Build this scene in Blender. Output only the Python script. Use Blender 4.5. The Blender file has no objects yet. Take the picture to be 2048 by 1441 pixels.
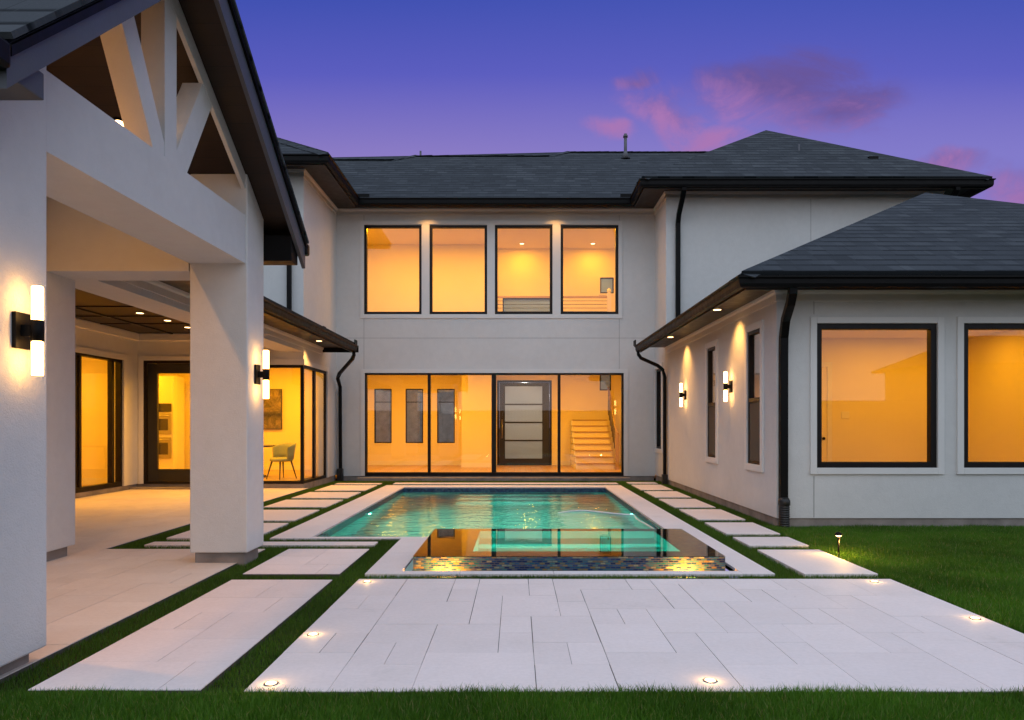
import bpy, math, random
import numpy as np
from mathutils import Vector
R = math.radians
random.seed(7)
C = bpy.context.scene
COL = C.collection

# ------------------------------------------------------------------ materials
def mat(name):
    m = bpy.data.materials.new(name); m.use_nodes = True
    nt = m.node_tree; nt.nodes.clear()
    return m, nt
class NB:
    """small node-tree builder"""
    def __init__(s, nt): s.nt = nt
    def n(s, t, **kw):
        nd = s.nt.nodes.new(t)
        for k, v in kw.items(): setattr(nd, k, v)
        return nd
    def put(s, sock, v):
        if v is None: return
        if hasattr(v, 'is_linked') or hasattr(v, 'links'): s.nt.links.new(v, sock)
        else:
            if hasattr(sock.default_value, '__len__') and not hasattr(v, '__len__'): v = (v,)*len(sock.default_value)
            if hasattr(v, '__len__') and len(sock.default_value) == 4 and len(v) == 3: v = (*v, 1)
            sock.default_value = v
    def math(s, op, a, b=None, c=None, clamp=False):
        nd = s.n('ShaderNodeMath', operation=op, use_clamp=clamp)
        for i, v in enumerate((a, b, c)): s.put(nd.inputs[i], v)
        return nd.outputs[0]
    def mix(s, fac, a, b, blend='MIX'):
        nd = s.n('ShaderNodeMix', data_type='RGBA', blend_type=blend)
        s.put(nd.inputs[0], fac); s.put(nd.inputs[6], a); s.put(nd.inputs[7], b)
        return nd.outputs[2]
    def mapr(s, v, a, b, c, d, smooth=False):
        nd = s.n('ShaderNodeMapRange', interpolation_type='SMOOTHSTEP' if smooth else 'LINEAR')
        for i, x in enumerate((v, a, b, c, d)): s.put(nd.inputs[i], x)
        return nd.outputs[0]
    def noise(s, vec, scale, detail=3, rough=.55, dist=0):
        nd = s.n('ShaderNodeTexNoise'); s.put(nd.inputs['Vector'], vec)
        nd.inputs['Scale'].default_value = scale; nd.inputs['Detail'].default_value = detail
        nd.inputs['Roughness'].default_value = rough; nd.inputs['Distortion'].default_value = dist
        return nd.outputs['Fac']
    def ramp(s, v, stops):
        nd = s.n('ShaderNodeValToRGB'); e = nd.color_ramp.elements
        while len(e) < len(stops): e.new(.5)
        for i, (p, c) in enumerate(stops): e[i].position = p; e[i].color = (*c, 1)
        s.put(nd.inputs[0], v); return nd.outputs[0]
    def bump(s, h, strength, dist, normal=None):
        nd = s.n('ShaderNodeBump'); s.put(nd.inputs['Height'], h)
        nd.inputs['Strength'].default_value = strength; nd.inputs['Distance'].default_value = dist
        if normal: s.put(nd.inputs['Normal'], normal)
        return nd.outputs[0]
    def geo(s): return s.n('ShaderNodeNewGeometry')
    def pos(s): return s.n('ShaderNodeNewGeometry').outputs['Position']
    def obj(s): return s.n('ShaderNodeTexCoord').outputs['Object']
    def uv(s): return s.n('ShaderNodeTexCoord').outputs['UV']
    def principled(s, color, rough=.5, normal=None, metal=0, spec=.5, **kw):
        nd = s.n('ShaderNodeBsdfPrincipled')
        s.put(nd.inputs['Base Color'], color); s.put(nd.inputs['Roughness'], rough)
        nd.inputs['Metallic'].default_value = metal; nd.inputs['Specular IOR Level'].default_value = spec
        if normal: s.put(nd.inputs['Normal'], normal)
        for k, v in kw.items(): s.put(nd.inputs[k], v)
        return nd.outputs[0]
    def out(s, sh):
        o = s.n('ShaderNodeOutputMaterial'); s.nt.links.new(sh, o.inputs[0])

def paint(name, col, rough=.6, spec=.4, var=.08, vscale=1.3, grain=0, gscale=220, metal=0):
    m, nt = mat(name); b = NB(nt); p = b.obj()
    k = b.mapr(b.noise(p, vscale, 4), .3, .7, 1-var, 1+var)
    c = b.mix(1, col, k, 'MULTIPLY')
    nrm = b.bump(b.noise(p, gscale, 3, .6), grain, .004) if grain else None
    b.out(b.principled(c, b.mapr(b.noise(p, vscale*4, 3), .3, .7, rough-.07, rough+.07), nrm, metal, spec)); return m

M = {}
def stucco():
    m, nt = mat('stucco'); b = NB(nt); p = b.obj()
    k = b.mapr(b.noise(p, .55, 5, .6), .3, .7, .95, 1.05)
    k2 = b.mapr(b.noise(p, 9, 4, .6), .3, .7, .975, 1.025)
    c = b.mix(1, b.mix(1, (.67, .665, .645), k, 'MULTIPLY'), k2, 'MULTIPLY')
    h = b.math('ADD', b.noise(p, 110, 3, .65), b.math('MULTIPLY', b.noise(p, 28, 2, .5), .6))
    b.out(b.principled(c, .92, b.bump(h, .6, .007), 0, .25)); return m
M['stucco'] = stucco()
M['trim'] = paint('trim_paint', (.72, .71, .685), .55, .4, .03)
M['bronze'] = paint('dark_bronze_metal', (.004, .0036, .0038), .50, .14, .15, 3)
M['framemetal'] = paint('frame_metal', (.009, .0065, .006), .42, .22, .1, 3)
M['soffit'] = paint('soffit_brown', (.040, .030, .025), .5, .4, .12, 2, .15, 60)
M['fascia'] = paint('fascia_grey', (.085, .090, .105), .55, .4, .1, 2, .25, 90)
M['concrete'] = paint('base_concrete', (.27, .235, .21), .9, .2, .25, 4, .5, 90)
M['joint'] = paint('joint_grey', (.28, .275, .265), .9, .2, .05)  # one even darker grey for the control joint strips
M['lead'] = paint('vent_metal', (.10, .10, .11), .5, .5, .2, 6)
M['cream'] = paint('interior_paint', (.80, .72, .52), .7, .3, .02)
M['ceilpaint'] = paint('interior_ceiling_paint', (.74, .66, .48), .8, .3, .02)
M['white'] = paint('white_enamel', (.78, .75, .70), .4, .5, .03)
M['greenfab'] = paint('olive_upholstery', (.42, .43, .12), .85, .2, .06, 30, .2, 400)
M['blackmetal'] = paint('black_metal', (.012, .011, .010), .45, .5, .1)
M['steel'] = paint('brushed_steel', (.42, .40, .37), .32, .5, .06, 30, 0, 100, .85)
M['blackglass'] = paint('oven_glass', (.02, .02, .02), .12, .6, .05)
M['hose'] = paint('hose_white', (.80, .84, .82), .4, .5, .03)

def wood(name, c1, c2, plank=.14, axis=0, rough=.5):
    m, nt = mat(name); b = NB(nt); p = b.obj()
    mp = b.n('ShaderNodeMapping'); b.put(mp.inputs[0], p); mp.inputs['Scale'].default_value = (1.2, 14, 14) if axis == 0 else (14, 1.2, 14)
    g = b.noise(mp.outputs[0], 3, 5, .6, .6)
    sx = b.n('ShaderNodeSeparateXYZ'); b.put(sx.inputs[0], p)
    q = sx.outputs[1 if axis == 0 else 0]
    fr = b.math('FRACT', b.math('DIVIDE', b.math('ADD', q, 50), plank))
    wn = b.n('ShaderNodeTexWhiteNoise', noise_dimensions='1D'); b.put(wn.inputs['W'], b.math('FLOOR', b.math('DIVIDE', b.math('ADD', q, 50), plank)))
    line = b.math('LESS_THAN', fr, .035)
    c = b.mix(b.math('ADD', b.math('MULTIPLY', g, .7), b.math('MULTIPLY', wn.outputs[0], .3)), c1, c2)
    c = b.mix(b.math('MULTIPLY', line, .75), c, (.004, .003, .002))
    b.out(b.principled(c, rough, b.bump(b.math('SUBTRACT', 1, line), .4, .004), 0, .4)); return m
M['darkwood'] = wood('dark_stained_wood', (.014, .0075, .004), (.030, .016, .009), .14, 0)
M['oak'] = wood('oak_floor', (.38, .24, .11), (.50, .33, .16), .16, 1, .35)
M['tread'] = wood('stair_oak', (.40, .26, .13), (.48, .32, .16), .4, 0, .4)

def shingle():
    m, nt = mat('asphalt_shingle'); b = NB(nt); uv = b.uv()
    def brick(w, h, off, vec=uv, sq=1):
        nd = b.n('ShaderNodeTexBrick', offset=off, offset_frequency=2, squash=sq, squash_frequency=3)
        b.put(nd.inputs['Vector'], vec)
        for k, v in (('Color1', (0, 0, 0, 1)), ('Color2', (1, 1, 1, 1)), ('Mortar', (.35, .35, .35, 1)), ('Scale', 1), ('Mortar Size', .005), ('Mortar Smooth', .2), ('Bias', 0), ('Brick Width', w), ('Row Height', h)):
            nd.inputs[k].default_value = v
        return nd
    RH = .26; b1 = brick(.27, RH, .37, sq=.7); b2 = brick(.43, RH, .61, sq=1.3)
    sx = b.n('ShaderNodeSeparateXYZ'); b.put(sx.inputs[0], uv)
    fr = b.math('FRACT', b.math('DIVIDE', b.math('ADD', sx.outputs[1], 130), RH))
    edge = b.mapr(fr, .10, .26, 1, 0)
    shade_dash = b.math('MULTIPLY', edge, b.mapr(b1.outputs[0], .35, .5, .45, 1))  # shadow lines under the shingle butts, painted into the colour
    n = b.noise(uv, 60, 3, .7); n2 = b.noise(uv, 1.1, 4)
    k = b.math('ADD', b.math('MULTIPLY', b1.outputs[0], .34), b.math('MULTIPLY', b2.outputs[0], .22))
    k = b.math('ADD', b.math('MULTIPLY', k, b.mapr(n2, .3, .7, .8, 1.2)), b.math('MULTIPLY', n, .35))
    c = b.ramp(k, [(.05, (.024, .028, .032)), (.5, (.046, .053, .060)), (1, (.088, .098, .106))])
    c = b.mix(b.math('MULTIPLY', shade_dash, .97), c, (.004, .007, .009))
    c = b.mix(b.math('MULTIPLY', b2.outputs[1], .5), c, (.010, .012, .014))
    h = b.math('SUBTRACT', b.math('ADD', b.math('MULTIPLY', b1.outputs[0], .4), b.math('MULTIPLY', n, .35)), b.math('MULTIPLY', shade_dash, .9))
    b.out(b.principled(c, .95, b.bump(h, .5, .012), 0, .2)); return m
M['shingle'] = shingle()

def stone(name, col, warm):
    m, nt = mat(name); b = NB(nt); p = b.obj()
    rnd = b.geo().outputs['Random Per Island']
    k = b.mapr(rnd, 0, 1, .96, 1.03)
    n = b.noise(p, 2.2, 6, .62); n2 = b.noise(p, 34, 4, .7)
    c = b.mix(b.mapr(n, .35, .7, 0, .6), col, warm)
    c = b.mix(1, c, k, 'MULTIPLY'); c = b.mix(1, c, b.mapr(n2, .3, .7, .95, 1.04), 'MULTIPLY')
    vo = b.n('ShaderNodeTexVoronoi'); b.put(vo.inputs['Vector'], p); vo.inputs['Scale'].default_value = 3.1
    pit = b.math('LESS_THAN', vo.outputs['Distance'], b.mapr(n2, .45, .8, .0, .07))
    st = b.mapr(b.noise(p, 1.1, 7, .7, .4), .58, .72, 0, .28)
    c = b.mix(st, c, (.42, .36, .30))
    c = b.mix(b.math('MULTIPLY', pit, .55), c, (.25, .22, .20))
    b.out(b.principled(c, b.mapr(n, .3, .7, .58, .75), b.bump(n2, .12, .003), 0, .3)); return m
M['paver'] = stone('limestone_paver', (.82, .735, .71), (.76, .665, .62))
M['paverwarm'] = stone('travertine_paver', (.76, .69, .62), (.68, .58, .49))
M['mortar'] = paint('paver_joint', (.10, .085, .075), .95, .1, .2, 8)
M['soil'] = paint('soil', (.030, .034, .012), .95, .1, .4, 5, .5, 60)

def ground():
    m, nt = mat('ground_lawn'); b = NB(nt); p = b.obj()
    c = b.mix(b.noise(p, 3, 6, .7), (.010, .022, .004), (.022, .042, .008))
    b.out(b.principled(c, .95, b.bump(b.noise(p, 60, 4), .8, .02), 0, .1)); return m
M['ground'] = ground()

def blade(name, lo, hi, dry):
    m, nt = mat(name); b = NB(nt); p = b.obj()
    rnd = b.geo().outputs['Random Per Island']
    k = b.math('ADD', b.math('MULTIPLY', rnd, .6), b.math('MULTIPLY', b.noise(p, 2.3, 4, .6), .5))
    c = b.mix(k, lo, hi)
    c = b.mix(1, c, b.mapr(b.noise(p, .9, 3, .6), .32, .68, .68, 1.25), 'MULTIPLY')
    c = b.mix(b.math('MULTIPLY', b.math('GREATER_THAN', rnd, .94), .8), c, dry)
    d = b.n('ShaderNodeBsdfDiffuse'); b.put(d.inputs[0], c)
    t = b.n('ShaderNodeBsdfTranslucent'); b.put(t.inputs[0], c)
    g = b.n('ShaderNodeBsdfGlossy'); g.inputs['Roughness'].default_value = .5
    mx = b.n('ShaderNodeMixShader'); mx.inputs[0].default_value = .45
    nt.links.new(d.outputs[0], mx.inputs[1]); nt.links.new(t.outputs[0], mx.inputs[2])
    m2 = b.n('ShaderNodeMixShader'); m2.inputs[0].default_value = .02
    nt.links.new(mx.outputs[0], m2.inputs[1]); nt.links.new(g.outputs[0], m2.inputs[2])
    b.out(m2.outputs[0]); return m
M['blade'] = blade('grass_blade', (.042, .125, .006), (.130, .300, .022), (.34, .30, .11))
M['turf'] = blade('turf_blade', (.048, .120, .008), (.110, .225, .020), (.15, .22, .05))

def glass(name, r0=.036):
    """thin pane: mirror by Schlick on either side, otherwise clear"""
    m, nt = mat(name); b = NB(nt); p = b.obj()
    nrm = b.bump(b.noise(p, .7, 1), .06, .02)
    ge = b.geo(); dt = b.n('ShaderNodeVectorMath', operation='DOT_PRODUCT')
    b.put(dt.inputs[0], ge.outputs['Normal']); b.put(dt.inputs[1], ge.outputs['Incoming'])
    c = b.math('ABSOLUTE', dt.outputs['Value']); f = b.math('POWER', b.math('SUBTRACT', 1, c, clamp=True), 5)
    f = b.math('MULTIPLY_ADD', f, 1-r0, r0)
    t = b.n('ShaderNodeBsdfTransparent'); g = b.n('ShaderNodeBsdfGlossy'); g.inputs['Roughness'].default_value = 0; g.inputs[0].default_value = (1, 1, 1, 1)
    b.put(g.inputs['Normal'], nrm)
    mx = b.n('ShaderNodeMixShader'); nt.links.new(f, mx.inputs[0])
    nt.links.new(t.outputs[0], mx.inputs[1]); nt.links.new(g.outputs[0], mx.inputs[2])
    b.out(mx.outputs[0]); return m
M['glass'] = glass('window_glass')
M['screen'] = None
def screen():
    m, nt = mat('insect_screen'); b = NB(nt)
    t = b.n('ShaderNodeBsdfTransparent'); d = b.principled((.10, .078, .062), .7)
    mx = b.n('ShaderNodeMixShader'); mx.inputs[0].default_value = .82
    nt.links.new(t.outputs[0], mx.inputs[1]); nt.links.new(d, mx.inputs[2]); b.out(mx.outputs[0]); return m
M['screen'] = screen()
def frosted():
    m, nt = mat('frosted_glass'); b = NB(nt)
    t = b.n('ShaderNodeBsdfTranslucent'); t.inputs[0].default_value = (.95, .93, .90, 1)
    g = b.n('ShaderNodeBsdfGlossy'); g.inputs['Roughness'].default_value = .15; g.inputs[0].default_value = (.8, .8, .8, 1)
    d = b.n('ShaderNodeBsdfDiffuse'); d.inputs[0].default_value = (.34, .52, .85, 1)
    m1 = b.n('ShaderNodeMixShader'); m1.inputs[0].default_value = .42
    nt.links.new(t.outputs[0], m1.inputs[1]); nt.links.new(d.outputs[0], m1.inputs[2])
    f = b.n('ShaderNodeFresnel'); f.inputs[0].default_value = 1.5
    m2 = b.n('ShaderNodeMixShader'); nt.links.new(f.outputs[0], m2.inputs[0])
    nt.links.new(m1.outputs[0], m2.inputs[1]); nt.links.new(g.outputs[0], m2.inputs[2]); b.out(m2.outputs[0]); return m
M['frosted'] = frosted()

def water(name, tint, bump, dist, r0=None):
    m, nt = mat(name); b = NB(nt); p = b.obj()
    nrm = None
    if bump:
        mp = b.n('ShaderNodeMapping'); b.put(mp.inputs[0], p); mp.inputs['Scale'].default_value = (1, 1.5, 1)
        h = b.math('ADD', b.noise(mp.outputs[0], 3.2, 3, .5, .4), b.math('MULTIPLY', b.noise(mp.outputs[0], 11, 2, .5, .3), .28))
        nrm = b.bump(h, bump, dist)
    f = b.n('ShaderNodeFresnel'); f.inputs[0].default_value = 1.33
    if r0:      # film of water over glossy tile: mirrors more than open water
        lw = b.geo(); dt = b.n('ShaderNodeVectorMath', operation='DOT_PRODUCT'); b.put(dt.inputs[0], lw.outputs['Normal']); b.put(dt.inputs[1], lw.outputs['Incoming'])
        ff = b.math('MULTIPLY_ADD', b.math('POWER', b.math('SUBTRACT', 1, b.math('ABSOLUTE', dt.outputs['Value']), clamp=True), 5), 1-r0, r0)
    r = b.n('ShaderNodeBsdfRefraction'); r.inputs['IOR'].default_value = 1.33; r.inputs['Color'].default_value = (*tint, 1); r.inputs['Roughness'].default_value = 0
    g = b.n('ShaderNodeBsdfGlossy'); g.inputs['Roughness'].default_value = 0; g.inputs[0].default_value = (1, 1, 1, 1)
    if nrm:
        for nd in (f, r, g): b.put(nd.inputs['Normal'], nrm)
    mx = b.n('ShaderNodeMixShader'); nt.links.new(ff if r0 else f.outputs[0], mx.inputs[0])
    nt.links.new(r.outputs[0], mx.inputs[1]); nt.links.new(g.outputs[0], mx.inputs[2]); b.out(mx.outputs[0]); return m
M['water'] = water('pool_water', (.62, 1, .97), .36, .06)
M['spawater'] = water('spa_water', (.70, 1, .95), .02, .02, .10)

def mosaic(name, stops, w=.046, h=.0185, rough=.12):
    m, nt = mat(name); b = NB(nt); uv = b.uv()
    nd = b.n('ShaderNodeTexBrick', offset=.5); b.put(nd.inputs['Vector'], uv)
    for k, v in (('Color1', (0, 0, 0, 1)), ('Color2', (1, 1, 1, 1)), ('Mortar', (.5, .5, .5, 1)), ('Scale', 1), ('Mortar Size', .0022), ('Mortar Smooth', .1), ('Bias', 0), ('Brick Width', w), ('Row Height', h)):
        nd.inputs[k].default_value = v
    k = b.math('ADD', b.math('MULTIPLY', nd.outputs[0], .75), b.math('MULTIPLY', b.noise(uv, 7, 2), .25))
    c = b.ramp(k, stops)
    c = b.mix(nd.outputs[1], c, (.05, .055, .06))
    b.out(b.principled(c, b.mapr(nd.outputs[1], 0, 1, rough, .8), b.bump(b.math('SUBTRACT', b.math('MULTIPLY', nd.outputs[0], .4), nd.outputs[1]), .5, .003), 0, .6)); return m
M['mosaic'] = mosaic('glass_mosaic', [(.12, (.009, .016, .060)), (.34, (.014, .045, .13)), (.46, (.016, .11, .14)), (.54, (.20, .13, .045)), (.62, (.02, .06, .15)), (.76, (.04, .13, .15)), (.9, (.28, .25, .14))])
M['waterline'] = mosaic('waterline_mosaic', [(.1, (.010, .022, .075)), (.45, (.02, .06, .17)), (.7, (.03, .10, .20)), (.95, (.10, .17, .25))], .05, .025)
def plaster():
    m, nt = mat('pool_plaster'); b = NB(nt); p = b.obj()
    c = b.mix(b.noise(p, 1.6, 4), (.30, .52, .52), (.42, .62, .60))
    b.out(b.principled(c, .8, None, 0, .2)); return m
M['plaster'] = plaster()

def emit(name, col, s):
    m, nt = mat(name); b = NB(nt); e = b.n('ShaderNodeEmission'); e.inputs[0].default_value = (*col, 1); e.inputs[1].default_value = s
    b.out(e.outputs[0]); return m
M['tube'] = emit('sconce_tube_glow', (1, .50, .14), 19)
M['lens'] = emit('lamp_lens_glow', (1, .62, .26), 8)
M['lensin'] = emit('interior_lamp_lens_glow', (1, .80, .40), 4)
M['poollens'] = emit('pool_light_glow', (.30, 1, .78), 30)

def art():
    m, nt = mat('abstract_canvas'); b = NB(nt); p = b.obj()
    n = b.noise(p, 4, 6, .7, 1.2)
    sx = b.n('ShaderNodeSeparateXYZ'); b.put(sx.inputs[0], p)
    k = b.math('ADD', n, b.mapr(b.math('ABSOLUTE', b.math('SUBTRACT', sx.outputs[2], .38)), 0, .1, -.25, 0))
    b.out(b.principled(b.ramp(k, [(.2, (.02, .018, .012)), (.45, (.10, .08, .035)), (.7, (.40, .30, .12))]), .6)); return m
M['art'] = art()

# ------------------------------------------------------------------ mesh builder
class MB:
    def __init__(s, P=None): s.v = []; s.f = []; s.sm = []; s.mi = []; s.P = P; s.cur = 0
    def addv(s, pts):
        k = len(s.v)
        for p in pts: s.v.append(tuple(s.P(*p)) if s.P else tuple(p))
        return k
    def face(s, idx, sm=False): s.f.append(tuple(idx)); s.sm.append(sm); s.mi.append(s.cur)
    def poly(s, pts): k = s.addv(pts); s.face(range(k, k+len(pts))); return s
    def box(s, x0, x1, y0, y1, z0, z1, skip=''):
        k = s.addv([(x, y, z) for z in (z0, z1) for y in (y0, y1) for x in (x0, x1)])
        for nm, q in (('b', (0, 2, 3, 1)), ('t', (4, 5, 7, 6)), ('f', (0, 1, 5, 4)), ('k', (2, 6, 7, 3)), ('l', (0, 4, 6, 2)), ('r', (1, 3, 7, 5))):
            if nm not in skip: s.face([k+i for i in q])
        return s
    def prism(s, pts, d):
        """closed polygon pts (3-D), extruded by vector d"""
        n = len(pts); k = s.addv(list(pts)+[tuple(a+b for a, b in zip(p, d)) for p in pts])
        s.face(range(k, k+n)); s.face([k+n+i for i in reversed(range(n))])
        for i in range(n): j = (i+1) % n; s.face((k+i, k+j, k+n+j, k+n+i))
        return s
    def ring(s, u0, u1, d0, d1, z0, z1, w, wb=None):
        """rectangular ring in a u/d/z frame, mitred by butt joints"""
        wb = w if wb is None else wb
        s.box(u0, u0+w, d0, d1, z0, z1); s.box(u1-w, u1, d0, d1, z0, z1)
        s.box(u0+w, u1-w, d0, d1, z1-w, z1); s.box(u0+w, u1-w, d0, d1, z0, z0+wb); return s
    def tube(s, path, r, seg=8, caps=True):
        path = [Vector(p) for p in path]; rs = r if hasattr(r, '__len__') else [r]*len(path)
        ks = []; pn = None
        for i, p in enumerate(path):
            t = ((path[min(i+1, len(path)-1)]-path[max(i-1, 0)])).normalized()
            a = pn if pn is not None else (Vector((0, 0, 1)) if abs(t.z) < .9 else Vector((1, 0, 0)))
            n = (a-t*a.dot(t)).normalized(); b = t.cross(n); pn = n
            ks.append(s.addv([p+(n*math.cos(q)+b*math.sin(q))*rs[i] for q in [2*math.pi*j/seg for j in range(seg)]]))
        for a, b in zip(ks, ks[1:]):
            for j in range(seg): s.face((a+j, a+(j+1) % seg, b+(j+1) % seg, b+j), True)
        if caps: s.face([ks[0]+j for j in reversed(range(seg))]); s.face([ks[-1]+j for j in range(seg)])
        return s
    def cyl(s, x, y, z0, z1, r0, r1=None, seg=24):
        return s.tube([(x, y, z0), (x, y, z1)], [r0, r0 if r1 is None else r1], seg)
    def lathe(s, x, y, prof, seg=24):
        ks = [s.addv([(x+r*math.cos(2*math.pi*j/seg), y+r*math.sin(2*math.pi*j/seg), z) for j in range(seg)]) for r, z in prof]
        for a, b in zip(ks, ks[1:]):
            for j in range(seg): s.face((a+j, a+(j+1) % seg, b+(j+1) % seg, b+j), True)
        s.face([ks[0]+j for j in reversed(range(seg))]); s.face([ks[-1]+j for j in range(seg)]); return s
    def sweep(s, prof, path):
        """closed profile (o,z) swept along an XY path, o to the right of travel, mitred"""
        n = len(prof); ks = []
        for i, p in enumerate(path):
            def nrm(a, b): d = Vector((b[0]-a[0], b[1]-a[1])).normalized(); return Vector((d.y, -d.x))
            ns = []
            if i > 0: ns.append(nrm(path[i-1], p))
            if i < len(path)-1: ns.append(nrm(p, path[i+1]))
            m = ns[0] if len(ns) == 1 else (ns[0]+ns[1])/(1+ns[0].dot(ns[1]))
            ks.append(s.addv([(p[0]+m.x*o, p[1]+m.y*o, z) for o, z in prof]))
        for a, b in zip(ks, ks[1:]):
            for j in range(n): s.face((a+j, a+(j+1) % n, b+(j+1) % n, b+j))
        s.face([ks[0]+j for j in reversed(range(n))]); s.face([ks[-1]+j for j in range(n)]); return s
    def wall(s, u0, u1, d0, d1, z0, z1, holes=()):
        """wall slab with rectangular holes (ua,ub,za,zb)"""
        us = sorted({u0, u1} | {min(max(h[i], u0), u1) for h in holes for i in (0, 1)})
        zs = sorted({z0, z1} | {min(max(h[i], z0), z1) for h in holes for i in (2, 3)})
        def solid(i, j):
            if i < 0 or j < 0 or i >= len(us)-1 or j >= len(zs)-1: return False
            u = (us[i]+us[i+1])/2; z = (zs[j]+zs[j+1])/2
            return not any(h[0] < u < h[1] and h[2] < z < h[3] for h in holes)
        for i in range(len(us)-1):
            for j in range(len(zs)-1):
                if not solid(i, j): continue
                a, b, c, d = us[i], us[i+1], zs[j], zs[j+1]
                s.poly([(a, d0, c), (b, d0, c), (b, d0, d), (a, d0, d)]); s.poly([(a, d1, c), (a, d1, d), (b, d1, d), (b, d1, c)])
                if not solid(i-1, j): s.poly([(a, d0, c), (a, d0, d), (a, d1, d), (a, d1, c)])
                if not solid(i+1, j): s.poly([(b, d0, c), (b, d1, c), (b, d1, d), (b, d0, d)])
                if not solid(i, j-1): s.poly([(a, d0, c), (a, d1, c), (b, d1, c), (b, d0, c)])
                if not solid(i, j+1): s.poly([(a, d0, d), (b, d0, d), (b, d1, d), (a, d1, d)])
        return s
    def build(s, name, m, parent=None, bevel=0, solid=0, loc=None, weld=False):
        import bmesh
        me = bpy.data.meshes.new(name); me.from_pydata(s.v, [], s.f)
        bm = bmesh.new(); bm.from_mesh(me)
        for f, sm, mi in zip(bm.faces, s.sm, s.mi): f.smooth = sm; f.material_index = mi
        bmesh.ops.remove_doubles(bm, verts=bm.verts, dist=1e-5) if weld else None
        bmesh.ops.recalc_face_normals(bm, faces=bm.faces)
        if len(bm.faces) == 1 and bm.faces[:][0].normal.z < 0: bmesh.ops.reverse_faces(bm, faces=bm.faces)
        uv = bm.loops.layers.uv.new('UVMap')
        for f in bm.faces:
            n = f.normal
            if abs(n.z) > .985: U, V = Vector((1, 0, 0)), Vector((0, 1, 0))
            else: U = Vector((0, 0, 1)).cross(n).normalized(); V = n.cross(U)
            for l in f.loops: l[uv].uv = (l.vert.co.dot(U), l.vert.co.dot(V))
        bm.to_mesh(me); bm.free()
        for x in (m if isinstance(m, (list, tuple)) else [m]): me.materials.append(x)
        o = bpy.data.objects.new(name, me); COL.objects.link(o)
        if parent: o.parent = parent
        if loc: o.location = loc
        if solid: md = o.modifiers.new('thick', 'SOLIDIFY'); md.thickness = solid; md.offset = -1
        if bevel: md = o.modifiers.new('bevel', 'BEVEL'); md.width = bevel; md.segments = 2; md.limit_method = 'ANGLE'
        return o
def thing(name, label, cat, loc=(0, 0, 0), rz=0, group=None):
    o = bpy.data.objects.new(name, None); COL.objects.link(o); o.location = loc; o.rotation_euler = (0, 0, rz); o.empty_display_size = .2
    o['label'] = label; o['category'] = cat
    if group: o['group'] = group
    return o
def tag(o, label, cat, group=None):
    o['label'] = label; o['category'] = cat
    if group: o['group'] = group
    return o
def kind(o, k): o['kind'] = k; return o
def S(y0): return lambda u, d, z: (u, y0-d, z)          # wall facing -Y
def E(x0): return lambda u, d, z: (x0+d, u, z)          # wall facing +X
def W(x0): return lambda u, d, z: (x0-d, u, z)          # wall facing -X
def lamp(kind_, loc, energy, col, radius=.04, name='lamp', parent=None, aim=None, spot=110, blend=.6, size=None):
    l = bpy.data.lights.new(name, kind_); l.energy = energy; l.color = col
    if kind_ == 'AREA':
        l.shape = 'DISK'; l.size = size or .12
    else: l.shadow_soft_size = radius
    if kind_ == 'SPOT': l.spot_size = R(spot); l.spot_blend = blend
    o = bpy.data.objects.new(name, l); COL.objects.link(o); o.location = loc
    if aim is not None: o.rotation_euler = (Vector(aim)).to_track_quat('-Z', 'Y').to_euler()
    if parent: o.parent = parent
    return o

# ------------------------------------------------------------------ camera (photo: 2048 px wide, 1420 px focal length)
cam = bpy.data.cameras.new('camera'); co = bpy.data.objects.new('camera', cam); COL.objects.link(co)
co.location = (0, 0, 1.3); co.rotation_euler = (R(90), 0, 0)
cam.sensor_width = 36; cam.sensor_fit = 'HORIZONTAL'; cam.lens = 1420/2048*36
cam.shift_x = -10/2048; cam.shift_y = 131.5/2048; cam.clip_start = .05; cam.clip_end = 2000
C.camera = co

# ------------------------------------------------------------------ ground, paving, turf
g = MB()
HX0, HX1, HY0, HY1 = -2.43, 1.99, 6.34, 15.11
for a in ((-400, 400, -400, HY0), (-400, 400, HY1, 400), (-400, HX0, HY0, HY1), (HX1, 400, HY0, HY1)):
    g.poly([(a[0], a[2], -.06), (a[1], a[2], -.06), (a[1], a[3], -.06), (a[0], a[3], -.06)])
kind(g.build('ground', M['ground'], weld=True), 'structure')

def ashlar1(x0, x1, y0, y1, seed, cell=.203, sizes=((3, 2), (2, 3), (2, 2), (3, 3), (2, 3), (3, 2), (1, 2), (2, 1))):
    """random-size rectangular slabs filling a rectangle on a grid, avoiding long straight joints"""
    rnd = random.Random(seed)
    nx = max(1, round((x1-x0)/cell)); ny = max(1, round((y1-y0)/cell)); dx = (x1-x0)/nx; dy = (y1-y0)/ny
    own = [[-1]*ny for _ in range(nx)]; out = []
    for j in range(ny):
        for i in range(nx):
            if own[i][j] >= 0: continue
            best = None
            for w in sizes:
                a, c = w
                if i+a > nx or j+c > ny or any(own[i+p][j+q] >= 0 for p in range(a) for q in range(c)): continue
                sc = rnd.random()*1.3
                if j and i and own[i-1][j-1] != own[i][j-1]: sc += .5
                if j and i+a < nx and own[i+a-1][j-1] != own[i+a][j-1]: sc += 1.6
                if i and j+c < ny and own[i-1][j+c-1] != own[i-1][j+c]: sc += 1.4
                if i+a < nx and own[i+a][j] >= 0 and j+c < ny and own[i+a][j+c] < 0: sc += .8
                if a*c <= 2: sc += 1.1
                if best is None or sc < best[0]: best = (sc, w)
            w = best[1] if best else (1, 1)
            for p in range(w[0]):
                for q in range(w[1]): own[i+p][j+q] = len(out)
            out.append((x0+i*dx, x0+(i+w[0])*dx, y0+j*dy, y0+(j+w[1])*dy))
    return out
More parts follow.
